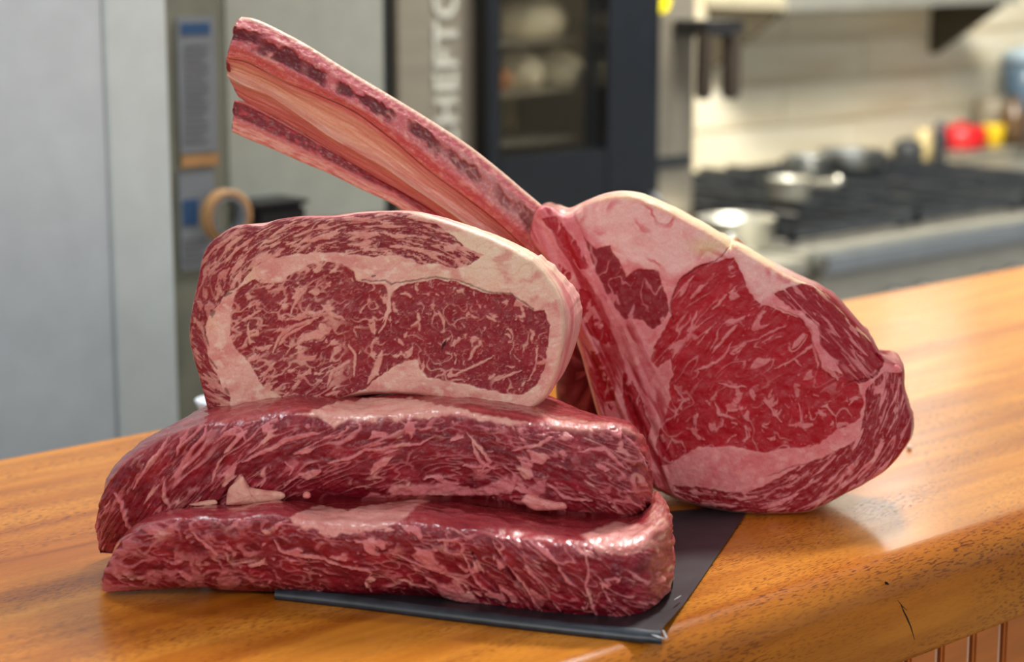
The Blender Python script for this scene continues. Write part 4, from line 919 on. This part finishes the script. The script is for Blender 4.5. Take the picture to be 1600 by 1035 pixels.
# ================================================ long marbled slabs (closed loft)
def slab(root, name, st, ptab, paint, seed, zfloor):
    """st rows: s, front bottom px/py, front ridge px/py, rear top px/py, y front bottom, y ridge, y rear, thickness behind"""
    st = np.asarray(st, float); S = st[:, 0]; n = int((S[-1] - S[0]) / Q)
    ss = np.linspace(S[0], S[-1], n)
    g = lambda k: sinterp(ss, st, k)
    fb = hit_y(g(1), g(2), g(7)); fr = hit_y(g(3), g(4), g(8)); rr_ = hit_y(g(5), g(6), g(9))
    # the loop: front bottom -> ridge (rounded) -> rear top -> rear bottom
    nf_ = int(125 / Q); nt_ = 64; nb = 16
    tf = np.linspace(0, 1, nf_)[None, :, None]; tt = np.linspace(0, 1, nt_ + 1)[None, 1:, None]
    rb = rr_.copy(); rb[:, 2] = np.minimum(fb[:, 2] - .034 * sst(300, 400, ss) + .004 * (1 - sst(300, 400, ss)), rr_[:, 2] - .004); rb[:, 1] += .012
    front = fb[:, None] + (fr - fb)[:, None] * tf
    top = fr[:, None] + (rr_ - fr)[:, None] * tt
    # bulges
    hgt = np.linalg.norm(fr - fb, axis=1)[:, None]
    bf = (np.sin(np.pi * tf[..., 0]) ** .8) * .09 * hgt; front[..., 1] -= bf
    front[..., 1] += .006 * np.exp(-(tf[..., 0] / .08) ** 1) * np.clip(hgt / .03, 0, 1)
    front[..., 1] += .0042 * np.exp(-((1 - tf[..., 0]) / .05)) * np.clip(hgt / .03, 0, 1)
    tl_ = np.linalg.norm(rr_ - fr, axis=1)[:, None]
    top[..., 2] += .0065 * (1 - np.exp(-tt[..., 0] * tl_ / .014) - tt[..., 0] ** 2) * np.clip(hgt / .04, 0, 1)
    tb = np.linspace(0, 1, nb + 1)[None, 1:, None]; back = rr_[:, None] + (rb - rr_)[:, None] * tb
    back[..., 1] += np.sin(np.pi * tb[..., 0]) * .006
    tu = np.linspace(0, 1, 14)[None, 1:-1, None]; under = rb[:, None] + (fb - rb)[:, None] * tu
    under[..., 2] -= .011 * np.sin(np.pi * tu[..., 0]) * sst(300, 400, ss)[:, None]
    LP = np.concatenate([front, top, back, under], 1); m = LP.shape[1]
    # smooth the ridge corner a little
    for _ in range(10):
        a, b = nf_ - 7, nf_ + 5
        LP[:, a:b] = .5 * LP[:, a:b] + .25 * (LP[:, a - 1:b - 1] + LP[:, a + 1:b + 1])
    V = LP.reshape(-1, 3); F = grid_faces(n, m, True)
    f0 = F[nf_ // 2 + m * (n // 2)]; nn = np.cross(V[f0[2]] - V[f0[0]], V[f0[3]] - V[f0[1]])
    if nn[1] > 0: F = F[:, ::-1]
    N = normals(V, F)
    # surface coordinates: x px, and px measured around the section
    d_ = np.linalg.norm(np.diff(LP, axis=1), axis=2); w_ = np.concatenate([np.zeros((n, 1)), np.cumsum(d_, 1)], 1) / .00041
    X = np.repeat(ss, m).astype(np.float32); Y = w_.reshape(-1).astype(np.float32)
    rel3 = V - CAM; dep = rel3 @ FW; PX = (800 + FPX * (rel3 @ RT) / dep).astype(np.float32); PY = (517.5 - FPX * (rel3 @ UP) / dep).astype(np.float32)
    j = np.tile(np.arange(m), n); onfront = 1 - sst(nf_ - 4, nf_ + 3, j.astype(np.float32)); ontop = (j >= nf_) & (j < nf_ + nt_)
    col, relf, wet = paint(X, Y, PX, PY, onfront.astype(np.float32), ontop, j / nf_)
    fade = np.clip(j / 9., 0, 1) * np.where(j > nf_ + nt_ - 2, 0., 1.)
    V = V + N * ((relf + .0018 * fbm(X * .018, Y * .018, 3, seed)) * fade)[:, None]
    # end caps
    Vs, Cs, Fs = [V], [np.c_[col, wet]], [F]
    for end in (0, n - 1):
        ring = V[end * m:(end + 1) * m]; ce = ring.mean(0); prev = np.arange(m) + end * m
        dirn = (ce - V[(1 if end == 0 else n - 2) * m:][:m].mean(0)); dirn /= np.linalg.norm(dirn) + 1e-9
        ext = np.linalg.norm(ring - ce, axis=1).mean() * .35
        for k_ in (.97, .93, .88, .82, .75, .67, .58, .48, .38, .27, .15, .02):
            off = sum(len(v_) for v_ in Vs); q = ce + (ring - ce) * k_ + dirn * ext * math.sqrt(1 - k_ * k_)
            cc_ = mixc(np.tile(lin((150, 40, 50)), (m, 1)), lin((216, 130, 124)), sst(.0, .25, fbm(q[:, 1] * 90, q[:, 2] * 130, 4, seed + 5)))
            cc_ = mixc(cc_, Cs[0][end * m:(end + 1) * m, :3], np.full(m, float(sst(.75, .97, k_)))); Vs.append(q); Cs.append(np.c_[cc_, np.zeros(m)]); cur = np.arange(m) + off
            f = np.stack([prev, np.roll(prev, -1), np.roll(cur, -1), cur], 1); 
            ref = F[0] if end else None
            Fs.append(f); prev = cur
    V = np.concatenate(Vs); V[:, 2] = np.maximum(V[:, 2], zfloor)
    F = np.concatenate(Fs); col = np.concatenate(Cs)
    o = mesh(name, V, F, M_WET, root, True, col[:, :3], col[:, 3])
    bm = bmesh.new(); bm.from_mesh(o.data); bmesh.ops.recalc_face_normals(bm, faces=bm.faces); bm.to_mesh(o.data); bm.free()
    return o
LEANS, FATS = lin((142, 34, 50)), lin((222, 142, 142))
def slab_col(X, Y, f, onf, topcol, topf):
    lean = np.tile(lin((126, 14, 32)), (len(X), 1)); lean = mixc(lean, lin((152, 26, 44)), sst(-.1, .5, pn(X * .02, Y * .03, 41))); lean = mixc(lean, lin((100, 12, 28)), .7 * sst(0, .5, pn(X * .035, Y * .06, 42)))
    fat = np.tile(lin((216, 122, 126)), (len(X), 1)); fat = mixc(fat, lin((230, 158, 150)), sst(0, .5, pn(X * .03, Y * .03, 43)))
    c = lean + (fat - lean) * (np.clip(f, 0, 1) ** 1.15 * .90)[:, None]
    return c * onf[:, None] + topcol * (1 - onf)[:, None]
def low_paint(X, Y, PX, PY, onf, ontop, jf):
    P = np.stack([PX, PY], 1); W = warp(P, 4, .03, 2, .12, 6)
    u, v = flow(X, PY, lambda t: np.interp(t, [160, 420, 500, 760, 820, 920, 1060], [.1, .05, .25, .32, .9, .55, .3]))
    f = marble(u * .022, v * .042, 61, .09, .07, .0)
    f = np.maximum(f, .55 * ridged(u * .035 + .4 * fbm(u * .02, v * .03, 2, 70), v * .10, 62, .13) * sst(-.25, .15, pn(u * .012, v * .03, 63)))
    iso = ridged(X * .035 + .7 * fbm(X * .03, PY * .03, 3, 71), PY * .045 + .7 * fbm(X * .03, PY * .03, 3, 72), 64, .24) * sst(-.35, .15, pn(X * .03, PY * .03, 77)) * .8; wl = 1 - sst(330, 460, X); f = lerp(f, np.maximum(f * .7, iso), wl * .8)
    Z4b = (580, 600, 1281 / 520); Zc = (150, 620, 1132 / 350); Zm = (440, 620, 1100 / 340)
    for pts, w_ in [(T([(20, 790), (150, 805), (290, 850)], *Zm), 3.4), (T([(290, 850), (380, 870), (460, 890), (440, 912)], *Zm), 2.4), (T([(560, 790), (700, 850), (850, 905), (960, 970)], *Zm), 2.6), (T([(600, 930), (750, 965)], *Zm), 3),
                    (T([(350, 640), (380, 720), (440, 790), (520, 850)], *Z4b), 2.4), (T([(470, 600), (520, 690), (600, 790), (660, 880)], *Z4b), 2.4), (T([(820, 640), (840, 720), (830, 780), (860, 860), (880, 910)], *Z4b), 3), (T([(420, 880), (500, 930)], *Zc), 5), (T([(480, 690), (560, 750), (620, 800)], *Zc), 3), (T([(900, 720), (930, 780), (1060, 810)], *Zc), 2.6)]:
        f = np.maximum(f, vein(W, pts, w_))
    f = np.maximum(f, sst(-2, 3, sdf(W, T([(240, 770), (330, 770), (400, 830), (380, 870), (300, 850)], *Z4b))))
    f = np.maximum(f, sst(-2, 3, sdf(W, T([(600, 910), (680, 900), (740, 930), (720, 965), (620, 985)], *Zc))) * .85)
    f = np.maximum(f, sst(-3, 1, PY - np.interp(X, [160, 240, 330], [912, 920, 925])) * (X < 340) * .6)
    tl = fbm(X * .012, Y * .10, 3, 65)
    tc = np.tile(lin((150, 40, 50)), (len(X), 1)); tc = mixc(tc, lin((176, 60, 64)), sst(-.2, .3, tl))
    W2 = warp(P, 12, .02, 5, .09, 8)
    tf_ = sst(-2, 3, sdf(W2, [(455, 812), (474, 795), (500, 788), (540, 798), (600, 785), (640, 768), (690, 772), (655, 790), (634, 812), (600, 830), (520, 840), (474, 828)]))
    tf_ = np.maximum(tf_, sst(-3, 4, sdf(W, [(905, 835), (960, 815), (1010, 822), (1020, 790), (1040, 790), (1052, 850), (1020, 860), (985, 868), (930, 865)])) * .9)
    fc = mixc(np.tile(lin((226, 152, 142)), (len(X), 1)), lin((206, 104, 100)), sst(0, .4, fbm(X * .02, Y * .07, 2, 67)) * .5)
    tc = tc + (fc - tc) * tf_[:, None]
    c = slab_col(X, Y, f, np.minimum(onf, 1 - tf_ * .92), tc, tf_)
    end = sst(1005, 1030, PX) * (X > 900); br = mixc(np.tile(lin((186, 100, 88)), (len(X), 1)), lin((150, 60, 50)), sst(-.2, .3, fbm(PX * .07, PY * .05, 3, 68))); br = mixc(br, lin((214, 160, 130)), sst(.1, .4, pn(PX * .10, PY * .08, 69)))
    c = c + (br - c) * (end * .65)[:, None]
    fib = pn(u * .035, v * .12, 76)
    rel = .0012 * f * onf + (.0002 + .0006 * onf) * fbm(X * .10, Y * .10, 3, 73) + .0006 * fib * onf + .0016 * end * fbm(PX * .06, PY * .06, 3, 74) + (.0006 * tf_ + .0003 * pn(X * .03, Y * .12, 75)) * (1 - onf)
    # deeper folds where the grain turns
    rel = rel - .003 * onf * vein(P, T([(480, 640), (520, 700), (580, 790)], *Z4b), 4) - .003 * onf * vein(P, T([(380, 640), (430, 740), (500, 800)], *Z4b), 4)
    return c, rel, np.clip((1 - onf) * (1 - .3 * tf_) * (1 - end), 0, 1)
def up_paint(X, Y, PX, PY, onf, ontop, jf):
    P = np.stack([PX, PY], 1); W = warp(P, 4, .03, 2, .12, 7)
    u, v = flow(X, PY, lambda t: np.interp(t, [150, 240, 330, 420, 520, 640, 740, 840, 1020], [-1.3, -1.25, -1.1, -.6, -.4, -.22, .1, .4, .35]))
    st = 1 - sst(330, 400, X)
    f = marble(u * .020, v * .040, 81, .09, .07, .0)
    f = np.maximum(f, .55 * ridged(u * .03 + .4 * fbm(u * .02, v * .03, 2, 90), v * .11, 82, .14) * sst(-.25, .15, pn(u * .012, v * .03, 83)))
    f = f * (1 - .5 * sst(-20, 20, sdf(P, [(150, 760), (200, 700), (260, 670), (300, 670), (240, 730), (190, 790)])))
    Z4b = (580, 600, 1281 / 520); Zc = (150, 620, 1132 / 350); Zm = (440, 620, 1100 / 340)
    for pts, w_ in [(T([(90, 480), (130, 540), (160, 650), (200, 690)], *Zc), 4), (T([(370, 200), (330, 270), (270, 340), (210, 430), (190, 470)], *Zc), 3.2), (T([(560, 150), (540, 210), (480, 280), (420, 370), (380, 420)], *Zc), 4), (T([(480, 150), (430, 230), (400, 300)], *Zc), 2.6), (T([(350, 430), (345, 520), (380, 560)], *Zc), 4), (T([(700, 150), (740, 160), (760, 230)], *Zc), 3), (T([(650, 300), (600, 380), (580, 440)], *Zc), 3),
                    (T([(740, 330), (850, 280), (960, 220), (1080, 195), (1130, 190)], *Zc), 4.5), (T([(235, 335), (340, 310), (420, 275), (560, 255), (700, 240), (780, 195)], *Zm), 3.6), (T([(0, 460), (90, 400), (200, 370)], *Zm), 2.4), (T([(930, 180), (990, 250), (1060, 330), (1010, 370)], *Zm), 3.4), (T([(20, 330), (60, 370), (40, 400)], *Zm), 2.5),
                    (T([(380, 210), (420, 300), (480, 330)], *Z4b), 3), (T([(540, 260), (640, 240), (700, 200)], *Z4b), 4), (T([(800, 260), (900, 250), (980, 330)], *Z4b), 4), (T([(960, 190), (1030, 260), (1060, 330)], *Z4b), 2.6), (T([(680, 380), (740, 440), (850, 450)], *Z4b), 3)]:
        f = np.maximum(f, vein(W, pts, w_))
    f = np.maximum(f, sst(-2, 3, sdf(W, T([(70, 390), (200, 385), (330, 400), (430, 400), (520, 350), (560, 390), (540, 430), (420, 415), (280, 425), (90, 425)], *Z4b))))
    f = np.maximum(f, sst(-2, 2, sdf(W, T([(530, 480), (560, 450), (660, 450), (720, 455), (830, 430), (920, 460), (1020, 480), (1100, 470), (1100, 500), (880, 498), (700, 480), (580, 495)], *Zm))))
    f = np.maximum(f, sst(-2, 3, sdf(W, T([(590, 420), (640, 370), (680, 360), (670, 420), (620, 450)], *Z4b))) * .8)
    tc = np.tile(lin((158, 44, 52)), (len(X), 1)); tc = mixc(tc, lin((188, 74, 74)), sst(-.1, .4, fbm(X * .02, Y * .08, 3, 85)))
    W2 = warp(P, 8, .02, 4, .09, 9)
    tf_ = sst(-2, 3, sdf(W2, [(462, 648), (500, 636), (540, 628), (590, 622), (640, 620), (700, 636), (760, 648), (800, 655), (830, 664), (790, 668), (760, 658), (700, 652), (640, 655), (618, 662), (604, 656), (582, 663), (548, 660), (524, 668), (505, 652)]))
    tf_ = np.maximum(tf_, sst(-3, 3, sdf(W, [(840, 640), (900, 655), (980, 668), (1010, 690), (960, 672), (900, 678), (860, 668)])) * .5)
    fc = mixc(np.tile(lin((234, 168, 152)), (len(X), 1)), lin((214, 110, 106)), sst(0, .4, fbm(X * .03, Y * .07, 2, 87)) * .5)
    tc = tc + (fc - tc) * tf_[:, None]
    c = slab_col(X, Y, f, np.minimum(onf, 1 - tf_ * .9), tc, tf_)
    fib = pn(u * .035, v * .10, 86)
    end = sst(960, 1010, PX); c = mixc(c, lin((200, 92, 92)), end * .45 * sst(-.2, .3, fbm(PX * .06, PY * .06, 3, 89)))
    rel = .0013 * f * onf + (.0004 + .0005 * onf) * fbm(X * .10, Y * .10, 3, 88) + .0008 * fib * onf * (1 + .8 * st) + .0012 * tf_ * (1 - onf) + .0018 * end * fbm(PX * .05, PY * .05, 3, 91)
    return c, rel, np.clip((1 - onf) * .7, 0, 1)
#        s    fbx  fby  frx  fry  rrx  rry   yfb    yfr    yrr
low = [(158, 158, 931, 159, 908, 166, 893, 1.262, 1.262, 1.268),
       (172, 172, 930, 168, 880, 174, 866, 1.259, 1.256, 1.275),
       (195, 195, 929, 188, 850, 198, 836, 1.258, 1.248, 1.290),
       (225, 225, 927, 222, 826, 235, 811, 1.257, 1.242, 1.305),
       (265, 265, 925, 268, 816, 275, 799, 1.256, 1.238, 1.320),
       (310, 310, 923, 308, 815, 315, 790, 1.255, 1.236, 1.330),
       (370, 370, 923, 370, 815, 370, 783, 1.254, 1.234, 1.335),
       (430, 430, 926, 430, 806, 430, 778, 1.252, 1.234, 1.335),
       (500, 500, 931, 500, 829, 500, 775, 1.248, 1.230, 1.335),
       (580, 580, 936, 580, 828, 580, 770, 1.243, 1.226, 1.335),
       (650, 650, 930, 650, 824, 650, 768, 1.240, 1.221, 1.335),
       (715, 715, 945, 715, 832, 715, 770, 1.234, 1.215, 1.335),
       (790, 790, 957, 785, 842, 780, 775, 1.226, 1.207, 1.335),
       (860, 860, 971, 858, 858, 850, 780, 1.216, 1.200, 1.335),
       (920, 920, 975, 915, 862, 905, 785, 1.211, 1.196, 1.335),
       (965, 965, 975, 955, 862, 940, 785, 1.208, 1.196, 1.335),
       (1000, 1001, 968, 985, 862, 968, 784, 1.212, 1.200, 1.335),
       (1030, 1030, 948, 1012, 852, 990, 780, 1.230, 1.212, 1.335),
       (1055, 1049, 926, 1040, 828, 1010, 774, 1.262, 1.240, 1.335),
       (1075, 1052, 905, 1050, 806, 1026, 768, 1.295, 1.275, 1.332)]
t = empty('marbled_beef_slab', (float(hit_y(600, 940, 1.28)[0]), 1.28, ZC + .006), 0, label='lowest marbled beef slab of the pile, tapering to a thin tip, on the black sheet', cat='meat')
slab(t, 'meat_body', low, None, low_paint, 5, ZC + .0035)
up = [(152, 156, 866, 153, 806, 160, 790, 1.318, 1.312, 1.325),
      (168, 168, 868, 159, 770, 172, 742, 1.312, 1.302, 1.340),
      (190, 190, 870, 178, 745, 200, 712, 1.306, 1.294, 1.352),
      (225, 225, 868, 210, 715, 235, 684, 1.300, 1.289, 1.365),
      (270, 270, 862, 258, 688, 280, 662, 1.296, 1.284, 1.380),
      (320, 320, 850, 312, 668, 325, 634, 1.292, 1.280, 1.395),
      (370, 370, 800, 370, 668, 372, 610, 1.287, 1.278, 1.405),
      (420, 420, 797, 420, 658, 420, 599, 1.284, 1.278, 1.410),
      (470, 470, 783, 470, 651, 470, 593, 1.282, 1.277, 1.410),
      (530, 530, 782, 530, 664, 530, 592, 1.280, 1.272, 1.410),
      (600, 600, 784, 600, 660, 600, 592, 1.278, 1.269, 1.410),
      (670, 670, 781, 670, 652, 670, 592, 1.275, 1.268, 1.408),
      (740, 740, 782, 740, 655, 740, 593, 1.270, 1.266, 1.405),
      (800, 800, 792, 800, 668, 800, 600, 1.264, 1.260, 1.400),
      (860, 860, 803, 862, 674, 858, 618, 1.258, 1.256, 1.395),
      (910, 910, 807, 915, 678, 905, 640, 1.256, 1.254, 1.388),
      (950, 950, 809, 958, 672, 945, 655, 1.258, 1.256, 1.380),
      (985, 982, 811, 990, 682, 975, 660, 1.264, 1.262, 1.370),
      (1010, 1000, 811, 1012, 712, 1000, 680, 1.276, 1.276, 1.362),
      (1030, 1006, 808, 1020, 745, 1012, 712, 1.292, 1.292, 1.352)]
t2 = empty('marbled_beef_slab', (float(hit_y(600, 780, 1.33)[0]), 1.33, ZC + .05), 0, label='middle marbled beef slab, lying on the lowest slab and carrying the ribeye slice', cat='meat')
slab(t2, 'meat_body', up, None, up_paint, 6, ZC + .0035)
for o_ in (t, t2): o_['group'] = 'long marbled beef slabs'

# ---- fat flaps hanging at the slab edges
def blob(name, root, pts, y, th, colr, seed, rough=.25):
    """small pad of fat: traced outline filled and puffed"""
    O = spline(list(pts) + [pts[0]], 60)[:-1]; c = O.mean(0); rings = []
    ks = [1, .97, .88, .72, .5, .25, .03]; V = []; cols = []
    for k in ks:
        q = c + (O - c) * k; W = hit_y(q[:, 0], q[:, 1], y)
        h = th * math.sqrt(max(0, 1 - k * k)); W[:, 1] -= h * (1 + rough * fbm(q[:, 0] * .08, q[:, 1] * .08, 2, seed)) + .0006 * fbm(q[:, 0] * .2, q[:, 1] * .2, 2, seed + 3); V.append(W)
    for k in ks[::-1][:-1]:
        q = c + (O - c) * k; W = hit_y(q[:, 0], q[:, 1], y); W[:, 1] += th * .9 * math.sqrt(max(0, 1 - k * k)) * .6; V.append(W)
    # order: front centre -> edge -> back centre
    V = V[:len(ks)][::-1] + V[len(ks):][::-1]
    V = np.array(V); L = len(V); n = V.shape[1]; X = V.reshape(-1, 3)
    cc = mixc(np.tile(lin(colr), (len(X), 1)), lin((206, 108, 104)), sst(0, .4, fbm(X[:, 0] * 150, X[:, 2] * 150, 3, seed)) * .6)
    o = mesh(name, X, grid_faces(L, n, True), M_RIND, root, True, cc)
    bm = bmesh.new(); bm.from_mesh(o.data); bmesh.ops.recalc_face_normals(bm, faces=bm.faces); bm.to_mesh(o.data); bm.free(); return o
Zc = (150, 620, 1132 / 350); Z4b = (580, 600, 1281 / 520); Zm = (440, 620, 1100 / 340)
blob('fat_flap', t2, T([(655, 548), (668, 470), (700, 435), (742, 400), (760, 450), (840, 470), (930, 480), (958, 500), (935, 522), (870, 535), (780, 545), (700, 550)], *Zc), 1.276, .004, (230, 168, 150), 1)
blob('fat_flap', t2, T([(1046, 490), (1062, 480), (1082, 488), (1084, 508), (1062, 516), (1046, 506)], *Zc), 1.268, .003, (226, 136, 130), 2)
blob('fat_flap', t2, T([(470, 545), (540, 528), (600, 522), (612, 542), (560, 550), (500, 552)], *Zc), 1.278, .003, (228, 168, 150), 3)
blob('fat_flap', t2, T([(575, 450), (600, 425), (650, 440), (690, 448), (740, 455), (752, 480), (700, 486), (640, 488), (612, 480)], *Z4b), 1.256, .004, (224, 142, 138), 4)
0 and blob('fat_flap', t, T([(20, 590), (60, 575), (130, 580), (200, 600), (300, 625), (330, 640), (290, 672), (180, 672), (90, 650), (40, 625)], *Zm), 1.222, .0045, (236, 176, 158), 5)
tt_ = bpy.data.objects['tomahawk_steak']
blob('rear_meat', tt_, [(850, 380), (900, 420), (960, 520), (1010, 640), (1030, 720), (960, 720), (900, 690), (872, 640), (868, 560), (858, 460)], yb + .062, .018, (112, 22, 34), 8, .15)
